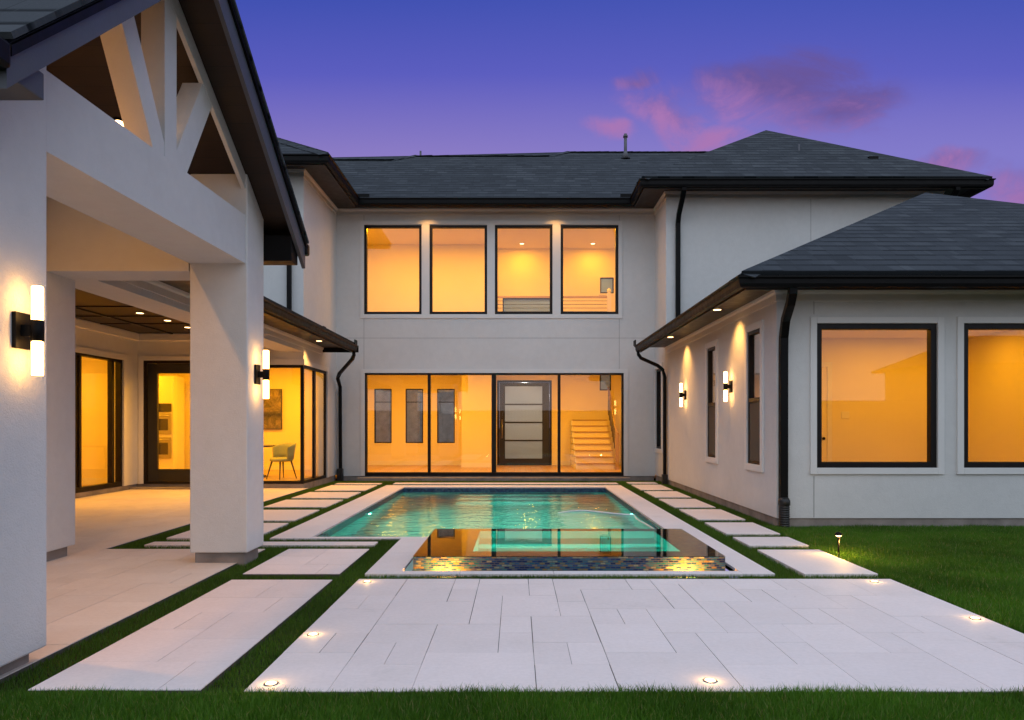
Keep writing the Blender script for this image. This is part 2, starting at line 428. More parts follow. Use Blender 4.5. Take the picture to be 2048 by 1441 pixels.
def ashlar(x0, x1, y0, y1, seed, cell=.203):
    best = None
    for k in range(120):
        o = ashlar1(x0, x1, y0, y1, seed*1000+k, cell); sc = 0
        for ax, wt in ((0, 2.2), (2, 1)):
            d = {}
            for r in o:
                c = round(r[ax], 3)
                if c > (x0, 0, y0)[ax]+.01: d.setdefault(c, []).append(r[2-ax:4-ax])
            for c, L in d.items():
                L.sort(); run = L[0][1]-L[0][0]
                for a, e in zip(L, L[1:]):
                    if e[0]-a[1] < .01: run += e[1]-e[0]
                    else: sc += wt*run**2.5; run = e[1]-e[0]
                sc += wt*run**2.5
        sc += .25*sum((r[1]-r[0])*(r[3]-r[2]) < .1 for r in o)
        if best is None or sc < best[0]: best = (sc, o)
    return best[1]
def paving(name, x0, x1, y0, y1, seed, m, gap=.0034, cell=.203, top=0):
    b = MB(); b.cur = 1; b.box(x0, x1, y0, y1, -.055, top-.006); b.cur = 0
    rr = random.Random(seed+5)
    for a, c, d, e in ashlar(x0, x1, y0, y1, seed, cell):
        g0 = gap*rr.uniform(.25, 1.0); z = top-rr.uniform(0, .0015); gx0 = 0 if a <= x0+1e-4 else g0; gx1 = 0 if c >= x1-1e-4 else g0; gy0 = 0 if d <= y0+1e-4 else g0*.55; gy1 = 0 if e >= y1-1e-4 else g0*.55
        b.box(a+gx0, c-gx1, d+gy0, e-gy1, top-.0055, z, 'b')
    return kind(b.build(name, [m, M['mortar']]), 'structure')
paving('patio', -1.34, 3.17, 3.48, 6.03, 3, M['paver'])
paving('patio', -2.41, -1.56, 3.50, 6.00, 11, M['paver'])
paving('patio', -2.41, -1.56, 6.24, 7.50, 12, M['paver'])
paving('patio', -7.90, -2.66, 3.40, 7.50, 13, M['paverwarm'], cell=.21)
paving('patio', -7.90, -4.35, 7.5005, 14.82, 14, M['paverwarm'], cell=.21)
b = MB(); b.box(-4.07, -1.56, 7.75, 7.97, -.055, 0); kind(b.build('pavement', M['paver'], bevel=.004), 'structure')
b = MB(); b.box(-2.78, 2.27, 15.88, 16.25, -.055, 0); kind(b.build('pavement', M['paver'], bevel=.004), 'structure')

# stepping stones: one thing each
RS = [(6.24, 7.46), (7.72, 8.31), (8.56, 9.56), (9.86, 11.07), (11.34, 12.64), (12.92, 14.12), (14.42, 15.68), (15.98, 16.42)]
RL = ['largest and nearest white slab of the right path, by the path light', 'short white slab between the nearest and third slabs of the right path', 'white slab of the right path level with the downspout at the wing corner',
      'white slab of the right path below the front edge of the taller side window', 'white slab of the right path below the gap between the wing\'s side windows', 'white slab of the right path just past the narrower looking side window',
      'long white slab of the right path beside the far downspout', 'thin cut white slab at the far end of the right path']
for (y0, y1), lb in zip(RS, RL):
    b = MB(); b.box(-.325, .325, 0, y1-y0, -.055, 0)
    tag(b.build('stepping_stone', M['paver'], bevel=.005, loc=(2.85, y0, 0)), lb, 'stepping stone', 'white slabs of the path right of the pool')
LS = [(8.24, 9.51), (9.76, 11.0), (11.38, 12.5), (12.8, 13.93), (14.27, 15.55), (15.82, 16.12)]
LL = ['nearest slab of the left path, mostly hidden behind the square column', 'second slab of the left path, its left end behind the square column', 'third slab of the left path, just right of the square column',
      'fourth slab of the left path, in front of the corner glass', 'fifth slab of the left path, below the side glass of the dining nook', 'thin cut slab at the far end of the left path by the downspout']
for (y0, y1), lb in zip(LS, LL):
    b = MB(); b.box(-.505, .505, 0, y1-y0, -.055, 0)
    tag(b.build('stepping_stone', M['paver'], bevel=.005, loc=(-3.565, y0, 0)), lb, 'stepping stone', 'pale slabs of the path left of the pool')

# grass
def blades(name, m, rects, dens, h0, h1, wd, z0, lean, seed, keep=None, seg2=True, clump=0):
    rg = np.random.default_rng(seed); P = []
    for (x0, x1, y0, y1) in rects:
        n = int((x1-x0)*(y1-y0)*dens); P.append(np.stack([rg.uniform(x0, x1, n), rg.uniform(y0, y1, n)], 1))
    P = np.concatenate(P)
    if keep is not None: P = P[keep(P)]
    n = len(P); a = rg.uniform(0, 2*math.pi, n); l = rg.uniform(0, 2*math.pi, n); h = rg.uniform(h0, h1, n)*rg.uniform(.75, 1.1, n)
    if clump:
        c = np.sin(P[:, 0]*4.1+np.sin(P[:, 1]*3.3)*1.4)*np.sin(P[:, 1]*5.3+np.sin(P[:, 0]*2.7)*1.7); h = h*(1+clump*c)
    w = wd*rg.uniform(.7, 1.3, n); k = lean*rg.uniform(.2, 1, n)*h
    base = np.concatenate([P, np.full((n, 1), z0)], 1)
    sd = np.stack([np.cos(a), np.sin(a), np.zeros(n)], 1)*w[:, None]/2
    ln = np.stack([np.cos(l), np.sin(l), np.zeros(n)], 1)*k[:, None]; up = np.zeros((n, 3)); up[:, 2] = h
    if seg2:
        V = np.stack([base-sd, base+sd, base+sd*.75+ln*.35+up*.6, base-sd*.75+ln*.35+up*.6, base+ln+up*.97], 1).reshape(-1, 3)
        i = np.arange(n)[:, None]*5
        loops = np.concatenate([i+np.array([[0, 1, 2, 3]]), i+np.array([[3, 2, 4]])], 1).ravel()
        st = (np.arange(n)[:, None]*7+np.array([[0, 4]])).ravel(); tot = np.tile([4, 3], n)
    else:
        V = np.stack([base-sd, base+sd, base+ln+up], 1).reshape(-1, 3); loops = np.arange(3*n); st = np.arange(n)*3; tot = np.full(n, 3)
    me = bpy.data.meshes.new(name); me.vertices.add(len(V)); me.vertices.foreach_set('co', V.astype(np.float32).ravel())
    me.loops.add(len(loops)); me.loops.foreach_set('vertex_index', loops.astype(np.int32))
    me.polygons.add(len(st)); me.polygons.foreach_set('loop_start', st.astype(np.int32)); me.polygons.foreach_set('loop_total', tot.astype(np.int32))
    me.update(); me.validate(); me.materials.append(m)
    o = bpy.data.objects.new(name, me); COL.objects.link(o); o['kind'] = 'stuff'; return o
fr = lambda P: np.abs(P[:, 0]) < P[:, 1]*.76+.5
tag(blades('lawn_grass', M['blade'], [(-3.4, 5.2, 2.2, 3.47), (-4.2, -3.4, 2.3, 3.39)], 26000, .038, .068, .0032, -.030, .55, 1, clump=.22), 'short green lawn grass in the foreground, before the pavers', 'grass')
far = blades('lawn_grass', M['blade'], [(3.18, 12, 3.47, 9.28)], 12000, .03, .062, .0046, -.040, .6, 2, keep=lambda P: fr(P) & ((P[:, 0] > 3.2+.04*np.sin(P[:, 1]*17))), clump=.25)
tag(far, 'green lawn grass right of the pavers, around the path light', 'grass')
T = [(-2.66, -2.41, 3.5, 7.76), (-1.56, -1.34, 3.5, 8.21), (-2.41, -1.56, 6.0, 6.24), (-4.35, -2.66, 7.5, 7.75), (-2.41, -1.56, 7.5, 7.75), (-4.35, -1.34, 7.97, 8.21), (-4.35, -4.07, 7.75, 16.3),
     (-3.06, -2.86, 8.21, 16.3), (-1.34, 2.52, 6.03, 6.24), (2.27, 2.52, 6.24, 16.6), (3.175, 3.40, 8.9, 16.9), (-2.86, 2.27, 15.55, 15.88), (-4.35, 3.3, 16.25, 16.9), (2.52, 3.2, 6.03, 6.24), (-2.86, -2.41, 2.9, 3.55)]
T += [(-4.07, -3.06, a, c) for a, c in zip([y[1] for y in LS], [y[0] for y in LS[1:]])] + [(2.52, 3.175, a, c) for a, c in zip([y[1] for y in RS], [y[0] for y in RS[1:]])]
b = MB()
for i, t in enumerate(T): b.box(*t, -.058, -.034-.0004*i)
kind(b.build('turf_bed', M['soil']), 'structure')
tag(blades('turf', M['turf'], T, 11000, .026, .038, .0042, -.032, .5, 3, seg2=False), 'dark green artificial turf strips between the pale paving slabs', 'turf')
# lawn creeping over the near ends of the strips and along paver edges
tag(blades('lawn_grass', M['blade'], [(-2.7, 3.4, 3.42, 3.5)], 14000, .025, .058, .003, -.028, .8, 5, clump=.4), 'ragged tufts of lawn grass along the near edge of the pavers', 'grass')

# ------------------------------------------------------------------ swimming pool
PX0, PX1, PY0, PY1 = -2.42, 1.89, 8.30, 15.10
pool = thing('swimming_pool', 'rectangular pool with white stone coping and glowing green water', 'swimming pool', (0, 0, 0))
b = MB(); b.box(PX0, PX1, PY0, PY1, -1.35, -.03, 't'); 
for i in range(3): b.box(-1.2+.0, 1.2, PY1-.35*(i+1), PY1-.001-.35*i, -1.349, -.3-.28*i, 'b')   # entry steps on the far side
b.build('basin', M['plaster'], pool)
b = MB(); w = .012
b.box(PX0-.008, PX0+w, PY0+w, PY1-w, -.21, -.012); b.box(PX1-w, PX1+.008, PY0+w, PY1-w, -.21, -.012); b.box(PX0-.008, PX1+.008, PY1-w, PY1+.008, -.21, -.012); b.box(PX0-.008, PX1+.008, PY0-.008, PY0+w, -.21, -.012)
b.build('waterline_tile', M['waterline'], pool)
def coping(x0, x1, y0, y1, n, along):
    b = MB()
    for i in range(n):
        if along == 'y': b.box(x0, x1, y0+(y1-y0)*i/n+.0012, y0+(y1-y0)*(i+1)/n-.0012, -.028, 0)
        else: b.box(x0+(x1-x0)*i/n+.0012, x0+(x1-x0)*(i+1)/n-.0012, y0, y1, -.028, 0)
    return b.build('coping', M['paver'], pool, bevel=.004)
coping(-2.86, PX0+.02, 8.21, 15.55, 7, 'y'); coping(PX1-.02, 2.27, 8.22, 15.55, 7, 'y'); coping(PX0+.02, PX1-.02, PY1-.02, 15.55, 5, 'x')
coping(PX0+.02, -1.0, 8.21, 8.32, 2, 'x'); coping(-1.34, -1.03, 6.36, 8.21, 2, 'y'); coping(-1.34, 1.99, 6.24, 6.36, 4, 'x'); coping(1.99, 2.27, 6.24, 8.22, 2, 'y')
b = MB(); b.poly([(PX0+w, PY0+w, -.105), (PX1-w, PY0+w, -.105), (PX1-w, PY1-w, -.105), (PX0+w, PY1-w, -.105)])
kind(b.build('water', M['water']), 'structure')
for sx, x in ((1, PX0+.012), (-1, PX1-.012)):
    b = MB(); b.tube([(x, 11.5, -.27), (x+.02*sx, 11.5, -.27)], .075, 20); o = b.build('light_niche', M['steel'], pool)
    b = MB(); b.tube([(x+.0201*sx, 11.5, -.27), (x+.034*sx, 11.5, -.27)], [.062, .05], 20); b.build('lens', M['poollens'], o)
    lamp('SPOT', (x+.06*sx, 11.5, -.30), 340, (.01, .95, .68), .04, 'pool_lamp', pool, (sx, 0, -.12), 165, .7)
b = MB(); pts = [(1.83, 11.1, -.100), (1.62, 11.2, -.098), (1.36, 11.45, -.098), (1.1, 11.66, -.098), (.88, 11.62, -.100), (.66, 11.45, -.112)]
def smooth(p, n=6):
    q = [Vector(x) for x in p]; out = []
    for i in range(len(q)-1):
        a, b_, c, d = q[max(i-1, 0)], q[i], q[i+1], q[min(i+2, len(q)-1)]
        for k in range(n):
            t = k/n; out.append(.5*((2*b_)+(c-a)*t+(2*a-5*b_+4*c-d)*t*t+(3*b_-a-3*c+d)*t**3))
    return out+[q[-1]]
b.tube(smooth(pts), .016, 8)
b.tube(smooth([(1.83, 11.05, -.100), (1.80, 10.6, -.100), (1.84, 9.9, -.098), (1.86, 9.2, -.100)]), .014, 8)
tag(b.build('pool_hose', M['hose']), 'thin white hose floating along the right side of the pool', 'hose')

# raised spa
spa = thing('spa', 'low raised spa with mirror still water and glass mosaic front', 'spa')
SX0, SX1, SY0, SY1, SZ = -.945, 1.895, 6.46, 8.19, .112
bx0, bx1, by0, by1 = -.42, 1.55, 6.72, 8.02
b = MB(); b.cur = 0
b.box(SX0, SX1, SY0, by0, -.12, SZ-.006); b.box(SX0, SX1, by1, SY1, -1.3, SZ-.006); b.box(SX0, bx0, by0, by1, -.12, SZ-.006); b.box(bx1, SX1, by0, by1, -.12, SZ-.006)
b.build('shell', M['mosaic'], spa)
bx0 += .004; bx1 -= .004; by0 += .004; by1 -= .004
b = MB(); b.box(bx0, bx1, by0, by1, -.8, SZ-.007, 't')

b.box(bx0+.001, bx1-.001, by1-.38, by1-.001, -.799, -.36, 'b'); b.box(bx0+.001, bx1-.001, by1-.72, by1-.381, -.799, -.56, 'b'); b.box(bx1-.36, bx1-.001, by0+.001, by1-.721, -.799, -.36, 'b')
b.build('basin', M['plaster'], spa)
b = MB(); b.poly([(SX0-.003, SY0-.004, SZ), (SX1+.003, SY0-.004, SZ), (SX1+.003, SY1+.003, SZ), (SX0-.003, SY1+.003, SZ)]); b.build('water_sheet', M['spawater'], spa)
b = MB(); b.box(-1.03, 1.99, 6.36, SY0, -.16, -.12); b.box(-1.03, SX0, SY0, SY1, -.16, -.12); b.box(SX1, 1.99, SY0, SY1, -.16, -.12); b.build('overflow_trough', M['waterline'], spa)
for x in (.1, 1.2): lamp('POINT', (x, 6.80, -.16), 30, (.01, 1, .70), .03, 'spa_lamp', spa)
for x, lb in ((-.66, 'warm uplight washing the left end of the spa mosaic'), (1.53, 'warm uplight washing the right end of the spa mosaic')):
    t = thing('spa_uplight', lb, 'uplight', (x, 6.395, -.12), 0, 'uplights below the spa front')
    MB().lathe(0, 0, [(.026, 0), (.028, .02), (.024, .03)], 16).build('housing', M['bronze'], t)
    MB().cyl(0, 0, .031, .036, .02).build('lens', M['lens'], t)
    lamp('SPOT', (0, -.047, .050), 34, (1, .38, .045), .012, 'spa_uplight_lamp', t, (0, 1, .35), 170, .6)

# ------------------------------------------------------------------ house
house = thing('house', 'white stucco two storey house with dark hip roofs wrapped around the pool', 'house')
WIN2 = [(-3.77, -2.35), (-2.155, -.735), (-.545, .875), (1.075, 2.5)]
SL = (-3.75, 2.63, .06, 2.60)
def part(mb, name, m, **k): return mb.build(name, M[m], house, **k)
part(MB(S(17.5)).wall(-4.45, 3.4, 0, -.2, .06, 6.70, [SL]+[(a, c, 4.05, 6.25) for a, c in WIN2]), 'wall', 'stucco', weld=True)
part(MB(E(-4.45)).wall(15.0, 17.5, 0, -.2, .09, 6.70, [(14.9, 16.62, .0, 2.57)]), 'wall', 'stucco', weld=True)
part(MB(S(14.8)).wall(-9.6, -4.45, 0, -.2, .09, 6.70, [(-6.4, -4.40, .0, 2.57), (-7.78, -6.52, .0, 2.66)]), 'wall', 'stucco', weld=True)
SW = [(9.87, 10.44), (12.08, 12.65), (16.62, 17.38)]
part(MB(W(3.4)).wall(9.5, 17.5, 0, -.2, .09, 3.10, [(a, c, .75, 2.67) for a, c in SW]), 'wall', 'stucco', weld=True)
part(MB(W(3.4)).wall(16.4, 17.5, 0, -.2, 3.10, 6.70), 'wall', 'stucco', weld=True)
part(MB(S(16.2)).wall(3.4, 9.7, 0, -.2, 3.10, 6.70), 'wall', 'stucco', weld=True)
part(MB(E(9.7)).wall(16.4, 22, 0, -.2, 3.0, 6.70), 'wall', 'stucco', weld=True)
FW = [(3.92, 5.50), (5.84, 7.42), (8.6, 10.2)]
part(MB(S(9.3)).wall(3.4, 12.8, 0, -.2, .09, 3.10, [(a, c, .75, 2.64) for a, c in FW]), 'wall', 'stucco', weld=True)
part(MB(E(-7.91)).wall(2.4, 14.8, 0, -.2, .09, 3.3, [(11.0, 14.25, .0, 2.62)]), 'wall', 'stucco', weld=True)
# concrete foundations, slightly set back
b = MB()
b.box(-4.43, 3.38, 17.52, 17.72, -.06, .06); b.box(-4.65, -4.47, 15.0, 17.5, -.06, .09); b.box(-9.5, -4.47, 14.82, 14.99, -.06, .09)
b.box(3.42, 3.6, 9.5, 17.5, -.06, .09); b.box(3.42, 12.8, 9.32, 9.5, -.06, .09); b.box(-8.1, -7.93, 2.4, 14.8, -.06, .09)
b.box(-3.9, 2.75, 17.2, 17.515, -.06, .035)
part(b, 'foundation', 'concrete', bevel=.006)

def cornice(path, zs, zg0, zg1, ov, wall=True):
    part(MB().sweep([(0, zs), (ov-.02, zs), (ov-.02, zs+.03), (0, zs+.03)], path), 'soffit', 'soffit')
    part(MB().sweep([(ov-.02, zg0-.01), (ov+.005, zg0-.01), (ov+.005, zg1), (ov-.02, zg1)], path), 'fascia', 'soffit')
    a = ov+.008
    part(MB().sweep([(a, zg0+.02), (a+.045, zg0), (a+.085, zg0+.01), (a+.10, zg0+.05), (a+.102, zg1-.035), (a+.128, zg1-.02), (a+.128, zg1), (a+.115, zg1), (a+.11, zg1-.015), (a, zg1-.015)], path), 'gutter', 'bronze')
    if wall: part(MB().sweep([(0, zs-.15), (.014, zs-.15), (.014, zs-.06), (.035, zs-.035), (.045, zs), (0, zs)], path), 'crown_moulding', 'trim')
cornice([(-9.6, 14.8), (-4.45, 14.8), (-4.45, 17.5), (3.4, 17.5), (3.4, 16.2), (9.70, 16.2), (9.70, 22)], 6.64, 6.52, 6.69, .6)
cornice([(3.4, 16.15), (3.4, 9.3), (12.8, 9.3)], 3.08, 2.975, 3.115, .6)
cornice([(-4.45, 7.62), (-4.45, 16.2)], 3.08, 2.985, 3.115, .70)
# gutter end of the left lower eave
part(MB().box(-4.45, -3.62, 16.2, 16.23, 2.975, 3.13), 'fascia', 'bronze')

def roof(name, faces, caps):
    b = MB()
    for f in faces: b.poly(f)
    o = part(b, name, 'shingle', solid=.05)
    cb = MB()
    for a, c in caps:
        a = Vector(a); c = Vector(c); d = (c-a).normalized(); s = d.cross(Vector((0, 0, 1))).normalized(); n = s.cross(d)
        L = (c-a).length; k = max(1, int(L/.24))
        for i in range(k):
            p = a+d*(L*i/k); q = a+d*(L*(i+1)/k+.02)
            lift = n*.020; 
            for sg in (1, -1):
                e = s*sg*.17-n*.07
                cb.poly([p+n*.012, q+lift, q+lift+e, p+n*.012+e])
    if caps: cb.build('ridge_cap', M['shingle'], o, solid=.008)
    return o
ez = 6.70
# main range
mx = [(-9, 20.76, 9.08), (-3.64, 20.76, 9.08), (-3.06, 21.3, 9.40), (.95, 21.3, 9.40), (1.55, 21.86, 9.73), (8, 21.86, 9.73)]
main = roof('roof', [[(-4.4, 16.8, ez), (3.3, 16.8, ez), (8, 16.8+.001, ez)]+mx[::-1]+[(-9, 16.8+.001, ez)], [(-9, 26, 6), (8, 26, 6)]+mx[::-1]], list(zip(mx, mx[1:])))
rb = roof('roof', [[(2.72, 15.52, ez), (10.38, 15.52, ez), (6.9, 19.7, 9.45)], [(2.72, 15.52, ez), (6.9, 19.7, 9.45), (6.9, 25, 9.45), (2.72, 25, ez)], [(10.38, 15.52, ez), (10.38, 25, ez), (6.9, 25, 9.45), (6.9, 19.7, 9.45)]],
     [((2.72, 15.52, ez), (6.9, 19.7, 9.45)), ((10.38, 15.52, ez), (6.9, 19.7, 9.45))])
roof('roof', [[(-3.78, 14.12, ez), (-7.78, 18.12, 9.1), (-11.8, 14.12, ez)], [(-3.78, 14.12, ez), (-3.78, 24, ez), (-7.78, 24, 9.1), (-7.78, 18.12, 9.1)], [(-11.8, 14.12, ez), (-7.78, 18.12, 9.1), (-7.78, 24, 9.1), (-11.8, 24, ez)]],
     [((-3.78, 14.12, ez), (-7.78, 18.12, 9.1))])
ew = 3.13
roof('roof', [[(2.72, 8.62, ew), (13.2, 8.62, ew), (7.96, 13.86, 5.80)], [(2.72, 8.62, ew), (7.96, 13.86, 5.80), (7.96, 16.19, 5.80), (2.72, 16.19, ew)], [(13.2, 8.62, ew), (13.2, 20, ew), (7.96, 20, 5.8), (7.96, 13.86, 5.80)]],
     [((2.72, 8.62, ew), (7.96, 13.86, 5.80)), ((13.2, 8.62, ew), (7.96, 13.86, 5.80))])
roof('roof', [[(-3.68, 7.3, 3.13), (-3.68, 14.79, 3.13), (-8.2, 14.79, 4.85), (-8.2, 7.3, 4.85)], [(-3.68, 14.79, 3.13), (-3.68, 16.22, 3.13), (-4.45, 16.22, 3.42), (-4.45, 14.79, 3.42)], [(-3.68, 16.22, 3.13), (-4.45, 16.22, 3.42), (-4.45, 16.22, 3.13)]], [])
# vent pipes and small roof fittings
def vent(x, y, z, h, r, par, flash=True):
    b = MB(); b.cyl(x, y, z-.2, z+h, r, r, 14)
    if flash: b.lathe(x, y, [(r*3.2, z-.03), (r*1.3, z+.16), (r*1.2, z+.2)], 14); b.cyl(x, y, z+h*.86, z+h*.93, r*1.5, r*1.5, 14)
    b.build('vent_pipe', M['lead'], par)
vent(3.2, 20.95, 9.19, .72, .046, main); vent(-2.9, 21.35, 9.40, .16, .03, main, False); vent(6.99, 17.6, 8.08, .20, .022, rb, False)
b = MB(); b.box(8.36, 8.58, 16.85, 17.1, 7.5, 7.70); b.build('roof_vent', M['bronze'], rb)
for x0, x1 in ((-3.86, -3.5), (2.45, 2.85)): part(MB().box(x0, x1, 16.83, 16.845, 6.68, 6.80), 'splash_guard', 'bronze')
for x, y in ((-3.66, 16.08), ): part(MB().box(x, x+.02, y-.12, y+.12, 3.12, 3.24), 'splash_guard', 'bronze')
part(MB().box(-4.2, -4.18, 15.35, 15.55, 3.30, 3.46), 'splash_guard', 'bronze')
part(MB().box(2.64, 2.66, 15.86, 16.12, 3.11, 3.22), 'splash_guard', 'bronze')

# stucco control joints
def joints(P, segs):
    for u0, u1, z0, z1 in segs: part(MB(P).box(u0, u1, -.004, .0025, z0, z1), 'control_joint', 'joint')
joints(S(17.5), [(-3.776, -3.768, 2.70, 3.94), (-3.776, -3.768, 6.36, 6.49), (2.516, 2.524, 2.70, 3.94), (2.516, 2.524, 6.36, 6.49), (-4.44, -3.60, 3.458, 3.465), (-3.60, 3.39, 3.458, 3.465)])
joints(S(16.2), [(6.70, 6.708, 3.4, 6.48)])
joints(S(9.3), [(3.885, 3.893, 2.76, 2.93), (3.885, 3.893, .10, .64), (6.66, 6.668, 2.0, 2.93), (6.66, 6.668, .1, .64)])

# windows
def window(name, P, u0, u1, z0, z1, fw=.055, casing=.095, mull=(), rail=None, screen=False, mat_='framemetal', depth=(-.11, -.015), sill=True):
    b = MB(P); b.ring(u0, u1, depth[0], depth[1], z0, z1, fw)
    for m_ in mull: b.box(m_-.035, m_+.035, depth[0]+.005, depth[1]-.005, z0+fw, z1-fw)
    if rail: b.box(u0+fw, u1-fw, depth[0]+.005, depth[1]+.012, rail-.03, rail+.03)
    o = part(b, name, mat_, bevel=.003)
    cuts = [u0+fw]+[x for m_ in mull for x in (m_-.035, m_+.035)]+[u1-fw]
    dm = (depth[0]+depth[1])/2
    for a, c in zip(cuts[::2], cuts[1::2]):
        MB(P).box(a-.004, c+.004, dm-.006, dm+.002, z0+fw-.004, z1-fw+.004).build('pane', M['glass'], o)
    if screen: MB(P).box(u0+fw+.001, u1-fw-.001, depth[1]-.01, depth[1]-.008, z0+fw+.001, rail-.031).build('insect_screen', M['screen'], o)
    if casing: MB(P).ring(u0-casing, u1+casing, -.003, .028, z0-casing, z1+casing, casing).build('casing', M['trim'], o, bevel=.004)
    return o
for a, c in WIN2: window('window', S(17.5), a, c, 4.05, 6.25, .065, 0)
# one shared flat casing round the four upper windows
b = MB(S(17.5)); b.ring(-3.86, 2.59, -.003, .022, 3.945, 6.355, .09)
for (a, c), (d, e) in zip(WIN2, WIN2[1:]): b.box(c, d, -.003, .020, 4.035, 6.265)
part(b, 'window_casing', 'trim', bevel=.003)
for a, c in FW: window('window', S(9.3), a, c, .75, 2.64, .075, .085, depth=(-.10, -.005))
for a, c in SW[:2]: window('window', W(3.4), a, c, .75, 2.67, .05, .095, rail=1.67, screen=True, depth=(-.075, .004))
o = window('window', W(3.4), *SW[2], .75, 2.67, .05, .095)
MB(W(3.4)).box(SW[2][0], SW[2][1], -.19, -.18, .75, 2.67).build('roller_shade', M['white'], o)
# big sliding door
def slider(P, u0, u1, z0, z1, cuts, wide=()):
    b = MB(P); b.ring(u0, u1, -.13, -.01, z0, z1, .045, .09)
    for i, c in enumerate(cuts): w = .055 if i in wide else .035; b.box(c-w, c+w, -.12, -.02, z0+.09, z1-.045)
    o = part(b, 'sliding_door', 'framemetal', bevel=.003)
    ed = [u0+.045]+list(cuts)+[u1-.045]
    for i, (a, c) in enumerate(zip(ed, ed[1:])):
        MB(P).box(a, c, -.07-.012*(i % 2), -.064-.012*(i % 2), z0+.089, z1-.044).build('pane', M['glass'], o)
    return o
o = slider(S(17.5), *SL, [-2.17, -.57, 1.04], (1,))
MB(S(17.5)).ring(SL[0]-.09, SL[1]+.09, -.003, .02, -.5, SL[3]+.09, .09).box(0, .001, -.003, -.002, 1, 1.001).build('casing', M['trim'], o) if False else None
b = MB(S(17.5)); b.box(SL[0]-.10, SL[0], -.003, .02, .07, SL[3]+.10); b.box(SL[1], SL[1]+.10, -.003, .02, .07, SL[3]+.10); b.box(SL[0], SL[1], -.003, .02, SL[3], SL[3]+.10); b.build('casing', M['trim'], o)
o = slider(E(-7.91), 11.0, 14.25, .09, 2.62, [12.75, 12.9, 13.95])
b = MB(E(-7.91)); b.box(14.25, 14.36, -.003, .025, .09, 2.73); b.box(10.8, 14.25, -.003, .025, 2.62, 2.73); b.build('casing', M['trim'], o)
# corner glass of the dining nook
b = MB(); Y, X = 14.8, -4.45
b.box(X-.07, X-.005, Y+.005, Y+.07, .09, 2.57)
b.box(-6.4, X-.07, Y+.01, Y+.065, .09, .15); b.box(-6.4, X-.07, Y+.01, Y+.065, 2.51, 2.57); b.box(-6.4, -6.33, Y+.012, Y+.063, .15, 2.51)
b.box(X-.065, X-.01, Y+.07, 16.62, .09, .15); b.box(X-.065, X-.01, Y+.07, 16.62, 2.51, 2.57); b.box(X-.063, X-.012, 16.55, 16.62, .15, 2.51); b.box(X-.063, X-.012, 15.63, 15.75, .15, 2.51)
o = part(b, 'corner_window', 'framemetal', bevel=.003)
MB().box(-6.33, X-.07, Y+.03, Y+.036, .15, 2.51).build('pane', M['glass'], o)
MB().box(X-.04, X-.034, Y+.07, 15.63, .15, 2.51).build('pane', M['glass'], o); MB().box(X-.04, X-.034, 15.75, 16.55, .15, 2.51).build('pane', M['glass'], o)
b = MB(); b.box(-6.4, X+.022, Y-.022, Y+.002, 2.57, 2.69); b.box(X-.002, X+.022, Y+.002, 16.74, 2.57, 2.67); b.box(X-.002, X+.022, 16.62, 16.74, .09, 2.57); b.build('casing', M['trim'], o)
# kitchen door
b = MB(S(14.8)); b.ring(-7.78, -6.52, -.12, .01, .09, 2.66, .06, .05); o = part(b, 'door', 'framemetal', bevel=.003)
MB(S(14.8)).ring(-7.71, -6.59, -.09, -.02, .145, 2.595, .20, .25).build('leaf', M['blackmetal'], o, bevel=.004)
MB(S(14.8)).box(-7.515, -6.785, -.06, -.052, .39, 2.40).build('pane', M['glass'], o)
b = MB(); b.box(-6.72, -6.66, 14.74, 14.815, 1.05, 1.08); b.tube([(-6.69, 14.76, 1.065), (-6.80, 14.75, 1.065)], .012, 8); b.build('handle', M['steel'], o)
b = MB(S(14.8)); b.box(-7.87, -7.78, -.003, .025, .09, 2.75); b.box(-6.52, -6.43, -.003, .025, .09, 2.75); b.box(-7.78, -6.52, -.003, .025, 2.66, 2.75); b.build('casing', M['trim'], o)
part(MB().box(-8.0, -6.4, 14.5, 14.79, -.06, .03), 'door_step', 'concrete', bevel=.006)

# downspouts
def spout(path, w=.075, d=.06, boot=None, name='downspout'):
    """rectangular pipe along a 3-D path; returns part"""
    b = MB(); path = [Vector(p) for p in path]; ks = []
    for i, p in enumerate(path):
        t = (path[min(i+1, len(path)-1)]-path[max(i-1, 0)]).normalized()
        s = Vector((1, 0, 0)) if abs(t.x) < .8 else Vector((0, 1, 0))
        if abs(t.x) > .25: s = Vector((0, 1, 0))
        n = t.cross(s).normalized(); s = n.cross(t).normalized()
        if i and s.dot(ps) < 0: s = -s; n = -n
        ps = s
        ks.append(b.addv([p+s*w/2*a+n*d/2*c for a, c in ((-1, -1), (1, -1), (1, 1), (-1, 1))]))
    for a, c in zip(ks, ks[1:]):
        for j in range(4): b.face((a+j, a+(j+1) % 4, c+(j+1) % 4, c+j))
    b.face([ks[0]+j for j in range(4)]); b.face([ks[-1]+j for j in range(4)])
    o = part(b, name, 'bronze', bevel=.006)
    if boot:
        x, y = boot; bb = MB(); pr = []
        for i in range(10): z = -.04+.03*i; pr += [(.062, z), (.07, z+.008), (.07, z+.02), (.062, z+.028)]
        bb.lathe(x, y, pr+[(.075, .27), (.075, .33), (.05, .37)], 16); bb.build('boot', M['blackmetal'], o)
    return o
spout([(3.36, 8.66, 2.98), (3.36, 8.66, 2.93), (3.39, 8.80, 2.82), (3.45, 9.12, 2.66), (3.47, 9.24, 2.45), (3.47, 9.25, 2.2), (3.47, 9.25, .3)], .10, .085, (3.47, 9.22))
spout([(2.74, 16.05, 2.98), (2.74, 16.05, 2.92), (2.80, 16.05, 2.83), (3.18, 16.05, 2.66), (3.30, 16.05, 2.56), (3.34, 16.05, 2.4), (3.34, 16.05, .2)], .075, .07)
